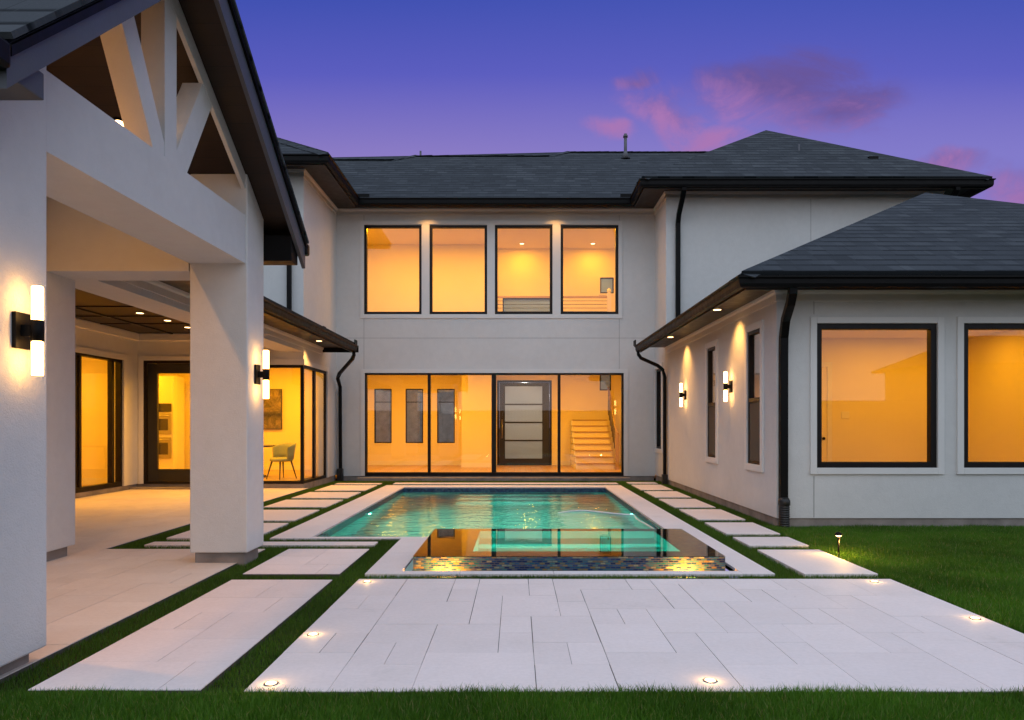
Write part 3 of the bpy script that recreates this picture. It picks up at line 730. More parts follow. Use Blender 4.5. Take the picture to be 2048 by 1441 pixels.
part(MB().box(3.28, 3.395, 15.98, 16.12, -.05, .2), 'downspout_boot', 'blackmetal', bevel=.01)
spout([(-3.70, 16.1, 2.98), (-3.70, 16.1, 2.90), (-3.76, 16.2, 2.82), (-4.22, 16.9, 2.55), (-4.32, 17.1, 2.45), (-4.33, 17.38, 2.25), (-4.33, 17.42, .2)], .075, .07)
part(MB().box(-4.40, -4.27, 17.33, 17.49, -.05, .25), 'downspout_boot', 'blackmetal', bevel=.01)
spout([(3.66, 15.56, 6.54), (3.66, 15.56, 6.48), (3.66, 15.75, 6.3), (3.66, 16.05, 6.08), (3.66, 16.14, 5.9), (3.66, 16.15, 3.2)], .10, .08)
spout([(9.65, 15.56, 6.54), (9.65, 15.56, 6.48), (9.62, 15.75, 6.3), (9.58, 16.05, 6.08), (9.58, 16.14, 5.9), (9.58, 16.15, 4.0)], .10, .08)
spout([(-4.78, 14.16, 6.54), (-4.78, 14.16, 6.48), (-4.78, 14.35, 6.25), (-4.75, 14.65, 6.0), (-4.73, 14.73, 5.8), (-4.73, 14.74, 3.68), (-4.68, 14.72, 3.58), (-4.50, 14.66, 3.52)], .085, .075)

# ------------------------------------------------------------------ covered porch with gable truss (facing +X)
AP, SN, SF = 5.19, .884, .70            # apex (Y), near and far slopes of the underside
AZ = 4.74
zu = lambda y: AZ-(AP-y)*SN if y < AP else AZ-(y-AP)*SF
b = MB(); b.prism([(-2.545, 6.70, .10), (-2.545, 7.14, .10), (-2.545, 7.14, zu(7.14)-.002), (-2.545, 6.70, zu(6.70)-.002)], (-.545, 0, 0)); o = part(b, 'column', 'stucco', bevel=.012); MB().box(-3.06, -2.585, 6.74, 7.10, -.06, .10).build('base', M['concrete'], o, bevel=.01)
b = MB(); b.prism([(-2.622, 3.42, .07), (-2.622, 3.965, .07), (-2.622, 3.965, zu(3.965)-.002), (-2.622, 3.42, zu(3.42)-.002)], (-.555, 0, 0)); o = part(b, 'column', 'stucco', bevel=.012); MB().box(-3.10, -2.69, 3.47, 3.92, -.06, .07).build('base', M['concrete'], o, bevel=.01)
b = MB(); b.box(-4.97, -4.45, 6.62, 7.16, .10, 2.83); o = part(b, 'column', 'stucco', bevel=.012); MB().box(-4.94, -4.50, 6.66, 7.11, -.06, .10).build('base', M['concrete'], o, bevel=.01)
b = MB(); b.box(-4.97, -4.45, 3.42, 3.965, .10, 2.83); o = part(b, 'column', 'stucco', bevel=.012); MB().box(-4.94, -4.50, 3.47, 3.92, -.06, .10).build('base', M['concrete'], o, bevel=.01)
# beams
part(MB().box(-4.95, -4.45, 7.17, 14.79, 2.84, 3.10), 'beam', 'stucco')
part(MB().box(-4.96, -3.10, 6.70, 7.14, 2.76, 3.60), 'beam', 'stucco')
part(MB().box(-4.96, -3.14, 3.42, 3.9, 2.76, 3.30), 'beam', 'stucco')
part(MB().box(-4.96, -4.46, 3.97, 6.61, 2.84, 3.40), 'beam', 'stucco')
# truss: one stucco gable frame
tx0, tx1 = -2.74, -2.565
t = MB()
def bar(pts, x0=tx0, x1=tx1): t.prism([(x1+(y-6.70)*.024, y, z) for y, z in pts], (x0-x1, 0, 0))
xn = (-3.11, -2.615)
bar([(3.966, 2.832), (6.699, 2.832), (6.699, 3.285), (3.966, 3.285)], -3.09, -2.562)                    # bottom chord
bar([(AP, AZ-.002), (6.699, zu(6.699)-.002), (6.699, zu(6.699)-.15), (AP, AZ-.16)], -2.60)                       # rafters
bar([(AP-.001, AZ-.002), (3.966, zu(3.966)-.002), (3.966, zu(3.966)-.15), (AP-.001, AZ-.16)], -2.60)
bar([(5.241, 3.286), (5.414, 3.286), (5.414, zu(5.414)-.163), (5.241, zu(5.241)-.163)])                   # king post
bar([(5.085, 3.2865), (5.2405, 3.2865), (5.2405, 3.39), (4.776, zu(4.776)-.153), (4.632, zu(4.632)-.153)], tx0+.004, tx1-.004)   # webs
bar([(5.4145, 3.39), (5.4145, 3.2865), (5.585, 3.2865), (6.016, zu(6.016)-.153), (5.85, zu(5.85)-.153)], tx0+.004, tx1-.004)
part(t, 'gable_truss', 'stucco')
# vault and roof
rx0, rx1 = -7.0, -2.24
yn, yf = 3.12, 7.45
def slab(z0, z1, x0, x1, ya, yb, name, m, e=0):
    b = MB(); b.prism([(x1, ya, zu(ya)+z0), (x1, yb, zu(yb)+z0), (x1, yb, zu(yb)+z1), (x1, ya, zu(ya)+z1)], (x0-x1, 0, 0)); return part(b, name, m)
slab(0, .03, rx0, rx1+.01, yn+.03, AP, 'porch_ceiling', 'darkwood'); slab(0, .03, rx0, rx1+.01, AP, yf-.03, 'porch_ceiling', 'darkwood')
slab(.035, .068, rx0, rx1, yn, AP, 'porch_roof_deck', 'fascia'); slab(.035, .068, rx0, rx1, AP, yf, 'porch_roof_deck', 'fascia')
b = MB()
b.poly([(rx0, yn-.03, zu(yn-.03)+.10), (rx1+.05, yn-.03, zu(yn-.03)+.10), (rx1+.05, AP, AZ+.10), (rx0, AP, AZ+.10)]); b.poly([(rx0, yf+.03, zu(yf+.03)+.10), (rx0, AP, AZ+.10), (rx1+.05, AP, AZ+.10), (rx1+.05, yf+.03, zu(yf+.03)+.10)])
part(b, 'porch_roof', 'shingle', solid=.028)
# barge boards on the gable overhang
for ya, yb, dp in ((yn-.02, AP, .12), (AP, yf+.02, .19)):
    b = MB(); b.prism([(rx1+.012, ya, zu(ya)-dp), (rx1+.012, yb, zu(yb)-dp), (rx1+.012, yb, zu(yb)+.05), (rx1+.012, ya, zu(ya)+.05)], (-.035, 0, 0)); o = part(b, 'barge_board', 'fascia')
    b = MB(); b.prism([(rx1+.035, ya, zu(ya)+.02), (rx1+.035, yb, zu(yb)+.02), (rx1+.035, yb, zu(yb)+.07), (rx1+.035, ya, zu(ya)+.07)], (-.022, 0, 0)); b.build('drip_edge', M['bronze'], o)
# boxed eave returns and eave gutters
part(MB().box(-6.0, rx1-.03, 7.145, yf-.10, 2.96, 3.22), 'eave_box', 'bronze', bevel=.006)
part(MB().box(-6.0, rx1-.03, yn+.06, 3.41, 2.86, 2.99), 'eave_box', 'fascia', bevel=.006)
part(MB().sweep([(0, 3.0), (.06, 2.99), (.09, 3.03), (.11, 3.12), (.10, 3.12), (0, 3.10)], [(rx1+.05, yf), (-3.4, yf)][::-1][::-1]) if False else MB().box(-3.4, rx1+.04, yf+.0, yf+.10, zu(yf)-.06, zu(yf)+.06), 'gutter', 'bronze', bevel=.02)
part(MB().box(-6.0, rx1+.04, yn-.12, yn-.022, zu(yn)-.06, zu(yn)+.06), 'gutter', 'bronze', bevel=.02)
part(MB().box(-7.02, -6.98, 3.2, 7.5, 2.6, 4.9), 'porch_end_wall', 'darkwood')
# tongue and groove battens under the vault
for x in (-3.9, -4.9, -5.9):
    b = MB()
    for ya, yb in ((yn+.35, AP-.01), (AP+.01, yf-.5)): b.prism([(x, ya, zu(ya)-.0), (x, yb, zu(yb)-.0), (x, yb, zu(yb)-.05), (x, ya, zu(ya)-.05)], (-.10, 0, 0))
    part(b, 'vault_rib', 'darkwood')
# flat coffered ceiling of the back porch
part(MB().box(-7.9, -4.96, 7.18, 14.79, 3.22, 3.26), 'porch_ceiling', 'darkwood')
b = MB()
for x in (-5.75, -7.15): b.box(x-.025, x+.025, 7.2, 14.7, 3.195, 3.219)
for y in (8.4, 9.9, 11.4, 12.4, 13.3): b.box(-7.8, -5.78, y-.02, y+.02, 3.2, 3.219) ; b.box(-5.72, -5.0, y-.52, y-.48, 3.2, 3.219)
part(b, 'ceiling_batten', 'blackmetal')
b = MB(); b.box(-7.9, -4.96, 14.72, 14.798, 3.06, 3.22); b.box(-7.908, -7.83, 7.2, 14.72, 3.06, 3.22); part(b, 'crown_moulding', 'trim', bevel=.02)

# ------------------------------------------------------------------ interiors (real rooms behind the glass)
def room(x0, x1, y0, y1, z0, z1, open_='f', floor='oak', rear_holes=(), t_=.06, rear=True):
    b = MB(S(y1)); 
    if rear: b.wall(x0, x1, 0, -t_, z0, z1, rear_holes)
    b.P = None
    if 'l' not in open_: b.box(x0-t_, x0, y0, y1, z0, z1)
    if 'r' not in open_: b.box(x1, x1+t_, y0, y1, z0, z1)
    if 'f' not in open_: b.box(x0, x1, y0-t_, y0, z0, z1)
    part(b, 'interior_wall', 'cream')
    part(MB().box(x0-t_, x1+t_, y0, y1+t_, z0-.06, z0-.001), 'interior_floor', floor)
    part(MB().box(x0-t_, x1+t_, y0, y1+t_, z1+.001, z1+.06), 'interior_ceiling', 'ceilpaint')
    if rear:
        bb = MB(); cur = x0
        for h in sorted(rear_holes):
            if h[2] < z0+.2: bb.box(cur, h[0]-.09, y1-.015, y1-.0005, z0, z0+.14); cur = h[1]+.09
        bb.box(cur, x1, y1-.015, y1-.0005, z0, z0+.14); part(bb, 'baseboard', 'white')
RW = [(-4.52, -3.97), (-3.53, -2.97), (-2.53, -1.97)]
DOOR = (-.63, 1.10, .05, 2.74)
room(-4.9, 4.1, 17.71, 22.5, .05, 3.1, 'f', 'oak', [(a, c, .75, 2.47) for a, c in RW]+[DOOR, (2.62, 2.98, 2.42, 2.95)])
def inwin(a, c, z0, z1, y, rail=None, pm='glass'):
    b = MB(S(y)); b.ring(a, c, -.05, -.005, z0, z1, .035)
    if rail: b.box(a+.035, c-.035, -.045, -.01, rail-.015, rail+.015)
    o = part(b, 'window', 'framemetal'); MB(S(y)).box(a+.034, c-.034, -.034, -.03, z0+.034, z1-.034).build('pane', M[pm], o)
    MB(S(y)).ring(a-.04, c+.04, -.001, .02, z0-.05, z1+.04, .04).build('casing', M['cream'], o)
for a, c in RW: inwin(a, c, .75, 2.47, 22.5, 2.05)
inwin(2.62, 2.98, 2.42, 2.95, 22.5, pm='frosted')
part(MB().box(-1.66, -.78, 21.3, 22.49, .05, 3.1), 'interior_wall', 'cream')
part(MB().box(-1.67, -.77, 21.285, 21.299, .05, .19), 'baseboard', 'white')
# front door with four frosted panes
b = MB(S(22.5)); b.ring(-.63, 1.10, -.06, .01, .05, 2.74, .07, .03); o = part(b, 'front_door', 'framemetal', bevel=.003)
b = MB(S(22.5)); b.box(-.555, -.38, -.04, .0, .085, 2.665); b.box(.80, 1.025, -.04, .0, .085, 2.665); b.box(-.38, .80, -.04, 0, .085, .26); b.box(-.38, .80, -.04, 0, 2.55, 2.665)
zz = [.26+i*(2.55-.26)/4 for i in range(5)]
for z in zz[1:-1]: b.box(-.38, .80, -.04, 0, z-.022, z+.022)
b.build('leaf', M['blackmetal'], o)
for i in range(4): MB(S(22.5)).box(-.38, .80, -.025, -.015, zz[i]+.022*(i > 0), zz[i+1]-.022*(i < 3)).build('pane', M['frosted'], o)
b = MB(); b.tube([(-.47, 22.44, .9), (-.47, 22.44, 1.5)], .014, 8); b.tube([(-.47, 22.44, 1.0), (-.47, 22.5, 1.0)], .01, 8); b.tube([(-.47, 22.44, 1.4), (-.47, 22.5, 1.4)], .01, 8); b.build('handle', M['steel'], o)
# staircase
st = thing('staircase', 'oak staircase rising at the back right of the hall behind the glass doors', 'staircase', (1.72, 20.3, .05))
n = 8
for i in range(n):
    MB().box(0, 1.07, .25*i+.02, .25*i+.04, .18*i, .18*(i+1)-.03).build('riser', M['cream'], st)
    MB().box(0, 1.09, .25*i-.005, .25*(i+1)+.04, .18*(i+1)-.03, .18*(i+1)).build('tread', M['tread'], st)
b = MB(); 
for i in range(n): b.box(-.04, -.001, .25*i+.02, 2.19, .18*i, .18*(i+1)-.031)
b.build('stringer', M['white'], st)
sr = thing('stair_railing', 'dark stair railing with slim balusters on the right of the staircase', 'railing', (2.86, 20.3, .05))
b = MB(); b.tube([(0, 0, .95), (0, 2.0, 2.45)], .028, 8); b.build('handrail', M['tread'], sr)
for i in range(9):
    y = .1+.23*i; MB().tube([(0, y, .18+.72*y), (0, y, .95+.75*y)], .011, 6).build('baluster', M['blackmetal'], sr)
MB().box(-.05, .05, -.08, .02, 0, 1.05).build('newel_post', M['tread'], sr)
# upstairs loft
room(-4.4, 3.3, 17.71, 20.7, 3.75, 6.46, 'f', 'oak', [(-.42, 1.02, 4.3, 5.02), (2.42, 2.82, 5.16, 5.62)])
inwin(-.42, 1.02, 4.3, 5.02, 20.7, pm='frosted'); inwin(2.42, 2.82, 5.16, 5.62, 20.7, pm='frosted')
part(MB().box(-4.39, -.62, 20.25, 20.69, 3.75, 6.46), 'interior_wall', 'cream')
lr = thing('loft_railing', 'cable railing with white newel post behind the upstairs right windows', 'railing', (0, 19.9, 3.75))
for i in range(6): MB().tube([(-.6, 0, .55+.1*i), (2.56, 0, .55+.1*i)], .007, 6).build('cable', M['blackmetal'], lr)
MB().box(-.6, 2.55, -.03, .03, 1.13, 1.18).build('handrail', M['tread'], lr)
for x in (.98, 2.58):
    o = MB().box(x-.055, x+.055, -.056, .056, 0, 1.26).build('newel_post', M['white'], lr, bevel=.006)
    MB().lathe(x, 0, [(.03, 1.26), (.05, 1.29), (.062, 1.33), (.05, 1.37), (.012, 1.395)], 14).build('finial', M['white'], o)
# bedroom in the right wing
room(3.62, 8.9, 9.52, 14.0, .05, 3.02, 'fl', 'oak')
b = MB(S(14.0)); b.ring(5.22, 6.20, -.0005, .03, -.02, 2.55, .09); o = part(b, 'interior_door', 'white')
MB(S(14.0)).box(5.311, 6.11, -.0005, .012, .055, 2.455).build('leaf', M['cream'], o)
MB().tube([(6.03, 13.95, 1.05), (6.03, 13.985, 1.05)], [.03, .022], 12).build('knob', M['bronze'], o)
tag(MB().box(6.39, 6.55, 13.988, 13.999, 1.44, 1.58).build('light_switch', M['white'], bevel=.004), 'white switch plate on the bedroom wall behind the big window', 'switch')
room(3.62, 8.9, 14.1, 17.3, .05, 3.02, 'l', 'oak')
# kitchen and dining nook
room(-11.2, -4.98, 15.01, 19.5, .08, 2.95, 'fr', 'oak')
part(MB().box(-4.98, -4.92, 17.51, 19.5, .08, 2.95), 'interior_wall', 'cream')
t = thing('wall_oven', 'steel double wall oven in the kitchen behind the dark glazed door', 'oven', (-9.30, 18.5, 0))
MB().box(-.35, .35, 0, .6, .09, 2.6).build('cabinet', M['white'], t)
for z0, z1 in ((.45, 1.0), (1.08, 1.62)):
    o = MB().box(-.30, .30, -.03, 0, z0, z1).build('oven_door', M['steel'], t, bevel=.006)
    MB().box(-.22, .22, -.034, -.0305, z0+.1, z1-.14).build('oven_window', M['blackglass'], o)
    MB().tube([(-.26, -.07, z1-.06), (.26, -.07, z1-.06)], .012, 8).build('handle', M['steel'], o)
MB().box(-.30, .30, -.03, 0, 1.66, 1.88).build('control_panel', M['blackglass'], t, bevel=.004)
t = thing('wall_picture', 'dark and gold abstract canvas on the dining nook wall', 'picture', (-6.78, 19.47, 1.22))
MB().box(-.32, .32, -.03, .02, 0, 1.07).build('canvas', M['art'], t)
b = MB(); b.ring(-.335, .335, -.035, .022, -.015, 1.085, .016); b.build('frame', M['blackmetal'], t)
# dining chair: curved shell back, pad seat, four splayed legs
def chair(lb, loc, rz):
    t = thing('dining_chair', lb, 'chair', loc, rz, 'chairs of the dining nook')
    b = MB(); N = 14; rows = [(0, .27, .46), (.12, .275, .47), (.26, .285, .50), (.36, .29, .52)]
    for th in (0, .035):
        pass
    ks = []
    for z, r, _ in rows:
        ring = []
        for i in range(N+1):
            a = R(-100+200*i/N); dr = z*.18*max(0, math.cos(a)); drop = .0 if z < .3 else .10*(abs(i-N/2)/(N/2))**3
            ring.append((r*math.sin(a), (r+dr)*math.cos(a), .46+z-drop))
        ring2 = [(x*.87, y*.87, z_) for x, y, z_ in ring]
        ks.append((b.addv(ring), b.addv(ring2)))
    for (a, a2), (c, c2) in zip(ks, ks[1:]):
        for i in range(N): b.face((a+i, a+i+1, c+i+1, c+i), True); b.face((a2+i, c2+i, c2+i+1, a2+i+1), True)
        b.face((a, c, c2, a2)); b.face((a+N, a2+N, c2+N, c+N))
    for i in range(N): b.face((ks[-1][0]+i, ks[-1][0]+i+1, ks[-1][1]+i+1, ks[-1][1]+i), True); b.face((ks[0][0]+i, ks[0][1]+i, ks[0][1]+i+1, ks[0][0]+i+1))
    b.build('backrest', M['greenfab'], t)
    MB().lathe(0, 0, [(.20, .40), (.255, .415), (.265, .445), (.25, .475), (.18, .49)], 24).build('seat', M['greenfab'], t)
    for sx in (-1, 1):
        for sy in (-1, 1): MB().tube([(sx*.15, sy*.15, .405), (sx*.24, sy*.23, 0)], [.02, .011], 8).build('leg', M['blackmetal'], t)
    return t
chair('olive green shell chair turned away, behind the corner glass', (-5.42, 16.35, .08), R(-35))
chair('olive green shell chair half hidden by the square column, left of the table', (-7.0, 17.0, .08), R(80))
t = thing('dining_table', 'dark round dining table inside the corner glass, beside the green chair', 'table', (-6.25, 16.9, .08))
MB().lathe(0, 0, [(.50, .72), (.55, .73), (.55, .755), (.53, .76)], 40).build('tabletop', M['blackglass'], t)
MB().lathe(0, 0, [(.28, 0), (.27, .03), (.11, .10), (.09, .4), (.13, .72)], 24).build('pedestal', M['blackmetal'], t)
# room behind the left sliding door
room(-12.0, -8.13, 9.5, 14.7, .08, 2.95, 'r', 'oak')
t = thing('console_cabinet', 'low white cabinet with drawers inside the left sliding door', 'cabinet', (-10.6, 14.2, .08))
MB().box(-.5, .5, 0, .42, .08, .80).build('body', M['white'], t, bevel=.006); MB().box(-.52, .52, -.02, .42, .801, .83).build('top', M['cream'], t, bevel=.004)
for x in (-.49, .01):
    for z in (.1, .34, .57): o = MB().box(x, x+.48, -.015, -.001, z, z+.21).build('drawer', M['white'], t, bevel=.003)
b = MB(); b.box(-.46, .46, .03, .38, .0, .079); b.build('plinth', M['blackmetal'], t)

WARM = (1, .43, .006)
def inlamp(x, y, z, e, size=.34): lamp('AREA', (x, y, z-.012), e, WARM, name='room_lamp', aim=(0, 0, -1), size=size)
K = 1.12
for x in (-3.6, -2.5, .3, 2.2):
    for y in (18.7, 20.0): inlamp(x, y, 3.1, 34*K)
for x in (-3.4, -2.2, -1.0): inlamp(x, 18.6, 6.46, 34*K, .14)
for x in (4.8, 6.8, 8.0):
    for y in (10.8, 12.8): inlamp(x, y, 3.02, 13.5*K)
for x in (5, 7.5): inlamp(x, 15.5, 3.02, 22*K)
for x in (-9.8, -8, -6.3, -5.5):
    for y in (15.9, 18): inlamp(x, y, 2.95, 34*K)
for x in (-11, -9.2):
    for y in (11, 13.2): inlamp(x, y, 2.95, 34*K)

# ------------------------------------------------------------------ lamps one can see
def downlight(loc, lb, group, aim=(0, 0, -1), e=20, spot=95, inside=False, tilt=0, col=(1, .47, .11)):
    t = thing('recessed_downlight', lb, 'downlight', loc, 0, group)
    if tilt: t.rotation_euler = (tilt, 0, 0)
    MB().lathe(0, 0, [(.078, .001), (.082, -.006), (.062, -.010), (.058, -.004)], 24).build('trim_ring', M['white' if inside else 'bronze'], t)
    MB().cyl(0, 0, -.0095, -.004, .057).build('lens', M['lensin' if inside else 'lens'], t)
    if inside: lamp('AREA', (0, 0, -.014), e, WARM, name='downlight_lamp', parent=t, aim=aim, size=.1)
    else: lamp('SPOT', (0, 0, -.03), e, col, .03, 'downlight_lamp', t, aim, spot, 1.0)
gs = 'downlights in the outdoor soffits'
downlight((3.06, 10.85, 3.08), 'soffit downlight of the right wing nearer the front corner', gs, (.34, 0, -1), 62, 98)
downlight((3.07, 14.2, 3.08), 'soffit downlight of the right wing nearer the far gutter end', gs, (.34, 0, -1), 62, 98)
downlight((-2.20, 17.05, 6.64), 'upper soffit downlight above the first and second upstairs windows', gs, (0, .36, -1), 34, 92)
downlight((.95, 17.05, 6.64), 'upper soffit downlight between the third and fourth upstairs windows', gs, (0, .36, -1), 34, 92)
downlight((-4.14, 14.85, 3.08), 'soffit downlight above the corner glass of the dining nook', gs, (-.36, .1, -1), 50, 85)
gc = 'downlights in the dark porch ceiling'
downlight((-6.4, 12.05, 3.219), 'leftmost of the three porch ceiling downlights, left of the square column', gc, e=100, spot=140)
downlight((-6.35, 12.9, 3.219), 'middle of the three porch ceiling downlights left of the square column', gc, e=100, spot=140)
downlight((-6.4, 13.8, 3.219), 'rightmost of the three porch ceiling downlights, touching the square column', gc, e=100, spot=140)
downlight((-3.52, 6.30, zu(6.30)), 'small bright downlight in the gable vault beside the left truss web', 'downlights in the gable vault', (0, -.3, -1), 80, 150, tilt=-math.atan(SF))
lamp('SPOT', (-3.7, 4.3, zu(4.3)-.05), 110, (1, .40, .07), .04, 'vault_lamp', None, (0, .1, -1), 150, .7)
gi = 'downlights in the upstairs ceiling'
for (x, y), lb in zip([(.14, 20.1), (.13, 18.45), (2.15, 20.1), (2.2, 18.45)], ['rear ceiling downlight seen in the third upstairs window', 'front ceiling downlight seen in the third upstairs window', 'rear ceiling downlight seen in the fourth upstairs window', 'front ceiling downlight seen in the fourth upstairs window']):
    downlight((x, y, 6.46), lb, gi, e=(15 if y > 19 else 30)*K, inside=True)

def sconce(lb, loc, P):
    t = thing('wall_sconce', lb, 'wall light', loc, P, 'tube wall lights on the stucco')
    # local: wall at x=0, light sticks out along +x
    MB().box(0, .022, -.058, .058, -.095, .095).build('backplate', M['bronze'], t, bevel=.003)
    MB().box(.022, .075, -.02, .02, -.03, .03).build('arm', M['bronze'], t)
    MB().cyl(.096, 0, -.055, .055, .0315).build('band', M['bronze'], t)
    for z0, z1 in ((.0555, .235), (-.235, -.0555)): MB().lathe(.096, 0, [(.026, z0), (.0275, z0+.004), (.0275, z1-.006), (.023, z1)], 24).build('glass_tube', M['tube'], t)
sconce('large near tube wall light glowing on the left column', (-2.622, 3.74, 1.80), 0)
sconce('tube wall light on the square column in front of the dining nook', (-2.545, 6.93, 1.80), 0)
sconce('tube wall light between the two slim windows of the right wing', (3.4, 11.25, 1.92), math.pi)
sconce('tube wall light beyond the slim windows, nearest the far downspout', (3.4, 14.3, 1.92), math.pi)

gl = [((-1.27, 4.42), 'recessed ground light by the turf strip halfway along the big patio'), ((-1.25, 5.92), 'recessed ground light at the far left corner of the big patio'), ((-1.24, 3.58), 'recessed ground light at the near left corner of the big patio'),
      ((.985, 3.62), 'recessed ground light at the middle of the near patio edge'), ((3.09, 4.79), 'recessed ground light on the right patio edge by the lawn'), ((2.98, 5.92), 'recessed ground light at the far right corner of the big patio')]
for (x, y), lb in gl:
    t = thing('ground_light', lb, 'ground light', (x, y, 0), 0, 'recessed lights in the big patio')
    MB().lathe(0, 0, [(.036, -.0005), (.036, .003), (.029, .005), (.027, .002)], 24).build('ring', M['steel'], t)
    MB().cyl(0, 0, -.0004, .0040, .0265).build('lens', M['lens'], t)
    lamp('POINT', (0, 0, .035), .35, (1, .58, .2), .012, 'ground_lamp', t)
t = thing('path_light', 'small bronze mushroom path light glowing in the lawn by the stepping stones', 'path light', (3.27, 7.22, -.06))
MB().tube([(0, 0, 0), (0, 0, .25)], [.006, .013], 10).build('stake', M['bronze'], t)
MB().lathe(0, 0, [(.036, .247), (.038, .255), (.030, .270), (.008, .280)], 20).build('cap', M['bronze'], t)
MB().lathe(0, 0, [(.014, .232), (.026, .240), (.030, .2465)], 16).build('lens', M['lens'], t)
lamp('POINT', (.03, -.03, .20), 10, (1, .55, .12), .015, 'path_lamp', t)

# ------------------------------------------------------------------ what stands behind the camera and shows in the glass
f = thing('fence', 'plain board fence across the yard, mirrored in the big windows', 'fence', (0, -7, 0))
b = MB()
for i in range(240): b.box(-18+i*.2, -18+i*.2+.192, 0, .02, -.05, 2.2)
b.build('boards', M['soffit'], f); MB().box(-18, 30, .021, .07, .4, .5).box(-18, 30, .021, .07, 1.7, 1.8).build('rails', M['soffit'], f)
nh = thing('neighbour_house', 'neighbouring house with hip roof, mirrored in the right wing windows', 'house', (24.6, -18, 0))
MB().box(-4, 4, -3, 3, -.05, 4.3).build('wall', M['soffit'], nh)
b = MB(); e, h = 4.5, 3.5
for q in ([(-e, h, 4.25), (e, h, 4.25), (1.4, 0, 5.85), (-1.4, 0, 5.85)], [(-e, -h, 4.25), (-1.4, 0, 5.85), (1.4, 0, 5.85), (e, -h, 4.25)], [(-e, h, 4.25), (-1.4, 0, 5.85), (-e, -h, 4.25)], [(e, h, 4.25), (e, -h, 4.25), (1.4, 0, 5.85)]): b.poly(q)
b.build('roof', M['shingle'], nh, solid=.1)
lamp('POINT', (.25, 24.3, 2.3), 230, (1, .92, .86), .08, 'door_backlight')  # added unseen lamp that backlights the frosted front door
lamp('POINT', (1.6, 21.8, 5.6), 60, (.8, .95, 1), .08, 'loft_backlight')  # added unseen lamp close behind the loft's frosted panes, to brighten them
# street side beyond the front door and hall windows
sf = thing('backdrop_wall', 'grey backdrop wall in place of the houses opposite, seen through the hall windows', 'wall', (0, 30, 0))
MB().box(-16, -1, 0, .3, -.05, 4.2).build('masonry', M['concrete'], sf); MB().box(-1, 16, 0, .3, -.05, 1.0).build('masonry', M['concrete'], sf); MB().box(-16, -1, -.05, .35, 4.201, 4.3).build('cap', M['concrete'], sf)  # added backdrop: tall left part masks the sky, low right part lets it through

# ------------------------------------------------------------------ sky
w = bpy.data.worlds.new('World'); C.world = w; w.use_nodes = True; nt = w.node_tree; nt.nodes.clear(); b = NB(nt)
tc = b.n('ShaderNodeTexCoord'); d = tc.outputs['Generated']
sx = b.n('ShaderNodeSeparateXYZ'); b.put(sx.inputs[0], d); dx, dy, dz = sx.outputs
el = b.math('DIVIDE', dz, b.math('SQRT', b.math('ADD', b.math('MULTIPLY', dy, dy), b.math('ADD', b.math('MULTIPLY', dz, dz), .0001))))
front = b.ramp(b.mapr(el, 0, .6, 0, 1), [(0, (.60, .48, .52)), (.42, (.34, .24, .50)), (.60, (.235, .19, .52)), (.74, (.098, .106, .49)), (.857, (.050, .080, .42)), (1, (.038, .062, .34))])
side = b.mapr(dx, -.25, .48, 0, 1, True)
front = b.mix(b.math('MULTIPLY', b.mapr(el, .25, .46, .8, .1, True), side), front, (.165, .185, .61))
# clouds as fields of direction (u = x/y, v = z/y on the far side of the sky)
yy = b.math('MAXIMUM', dy, .08); u = b.math('DIVIDE', dx, yy); v = b.math('DIVIDE', dz, yy)
cv = b.n('ShaderNodeCombineXYZ'); b.put(cv.inputs[0], u); b.put(cv.inputs[1], b.math('MULTIPLY', v, 1.7))
n1 = b.noise(cv.outputs[0], 6, 9, .64, .9); n2 = b.noise(cv.outputs[0], 17, 5, .6)
wv = b.n('ShaderNodeTexNoise'); b.put(wv.inputs['Vector'], cv.outputs[0]); wv.inputs['Scale'].default_value = 5.5; wv.inputs['Detail'].default_value = 5
ws = b.n('ShaderNodeSeparateColor'); b.put(ws.inputs[0], wv.outputs['Color'])
uw = b.math('ADD', u, b.math('MULTIPLY', b.math('SUBTRACT', ws.outputs[0], .5), .16)); vw = b.math('ADD', v, b.math('MULTIPLY', b.math('SUBTRACT', ws.outputs[1], .5), .09))
def blob(u0, v0, ru, rv, rot=0):
    a = b.math('SUBTRACT', uw, u0); c = b.math('SUBTRACT', vw, v0); cr, sr_ = math.cos(rot), math.sin(rot)
    p = b.math('DIVIDE', b.math('ADD', b.math('MULTIPLY', a, cr), b.math('MULTIPLY', c, sr_)), ru)
    q = b.math('DIVIDE', b.math('SUBTRACT', b.math('MULTIPLY', c, cr), b.math('MULTIPLY', a, sr_)), rv)
    return b.math('SUBTRACT', 1, b.math('SQRT', b.math('ADD', b.math('MULTIPLY', p, p), b.math('MULTIPLY', q, q))), clamp=True)
PXu = lambda x: (x-1034)/1420
PXv = lambda y: (852-y)/1420
def field(lst):
    f = None
    for x, y, rx, ry, ro in lst:
        k = blob(PXu(x), PXv(y), rx/1420, ry/1420, ro); f = k if f is None else b.math('MAXIMUM', f, k)
    return f
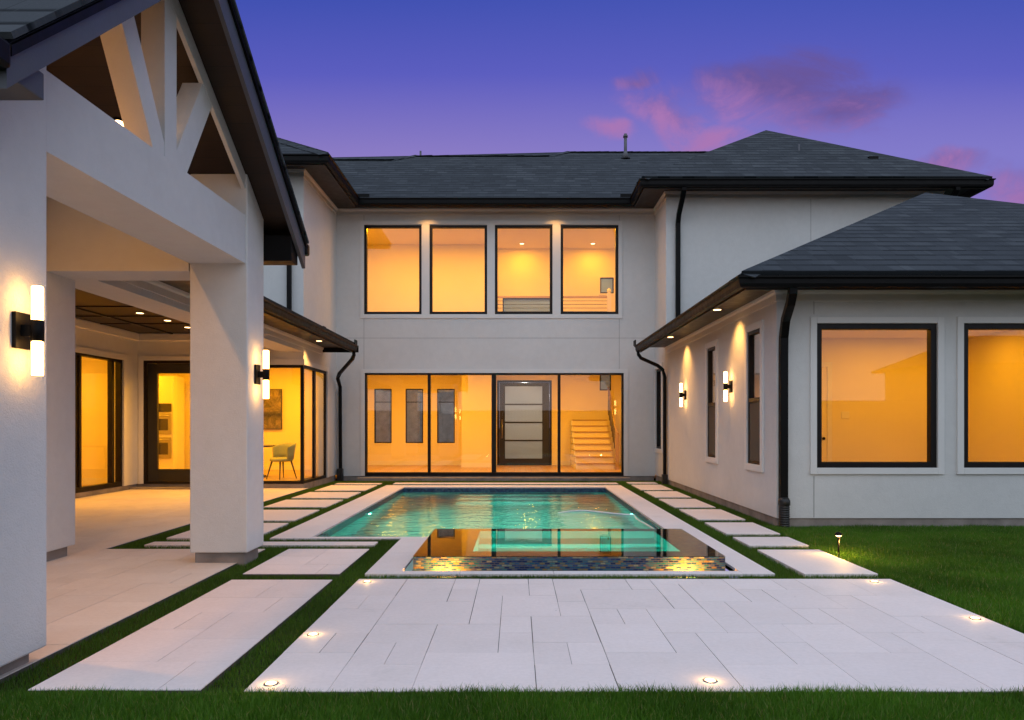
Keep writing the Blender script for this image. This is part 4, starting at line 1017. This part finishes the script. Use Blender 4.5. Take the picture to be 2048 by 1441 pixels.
allc = field([(1575, 165, 300, 120, R(3)), (1660, 205, 240, 80, R(10)), (1350, 230, 170, 85, R(-30)), (1430, 268, 150, 55, R(-8)), (1275, 152, 75, 36, 0), (1200, 262, 85, 42, 0), (2050, 392, 240, 75, R(8)), (1850, 340, 260, 40, 0)])
wob = b.math('ADD', b.math('MULTIPLY', b.math('SUBTRACT', n1, .5), 2.3), b.math('MULTIPLY', b.math('SUBTRACT', n2, .5), .5))
den = b.math('MULTIPLY', b.mapr(b.math('ADD', allc, wob), .02, 1.05, 0, 1, True), b.mapr(allc, 0, .55, 0, 1, True))
pk = b.math('ADD', b.math('MULTIPLY', b.math('SUBTRACT', .478, v), 9), b.math('MULTIPLY', b.math('SUBTRACT', .36, u), 2.2))
pk = b.mapr(b.math('ADD', pk, b.math('MULTIPLY', b.math('SUBTRACT', n1, .5), 2.2)), -.12, .85, 0, 1, True)
ccol = b.mix(pk, (.130, .088, .29), (.37, .175, .43))
front = b.mix(b.math('MULTIPLY', den, .95), front, ccol)
back = b.mapr(dy, .25, -.35, 0, 1, True); zen = b.mapr(dz, .58, .85, 0, 1, True)
bright = b.ramp(dz, [(0, (.80, .76, .78)), (.3, (.74, .86, 1.04)), (1, (.72, .83, 1.02))])
front = b.mix(1, front, (.95, .915, .93), 'MULTIPLY')
sky = b.mix(b.math('MAXIMUM', back, zen), front, bright)
bg = b.n('ShaderNodeBackground'); b.put(bg.inputs[0], sky); bg.inputs[1].default_value = 1.0
o = b.n('ShaderNodeOutputWorld'); nt.links.new(bg.outputs[0], o.inputs[0])

# ------------------------------------------------------------------ render settings
C.render.engine = 'CYCLES'
cy = C.cycles
cy.use_denoising = True
try: cy.denoiser = 'OPENIMAGEDENOISE'
except Exception: pass
cy.max_bounces = 10; cy.diffuse_bounces = 5; cy.glossy_bounces = 5; cy.transmission_bounces = 8; cy.transparent_max_bounces = 16
cy.caustics_reflective = False; cy.caustics_refractive = False; cy.sample_clamp_indirect = 3; cy.sample_clamp_direct = 0
C.view_settings.view_transform = 'Standard'; C.view_settings.look = 'None'; C.view_settings.exposure = .19; C.view_settings.gamma = 1
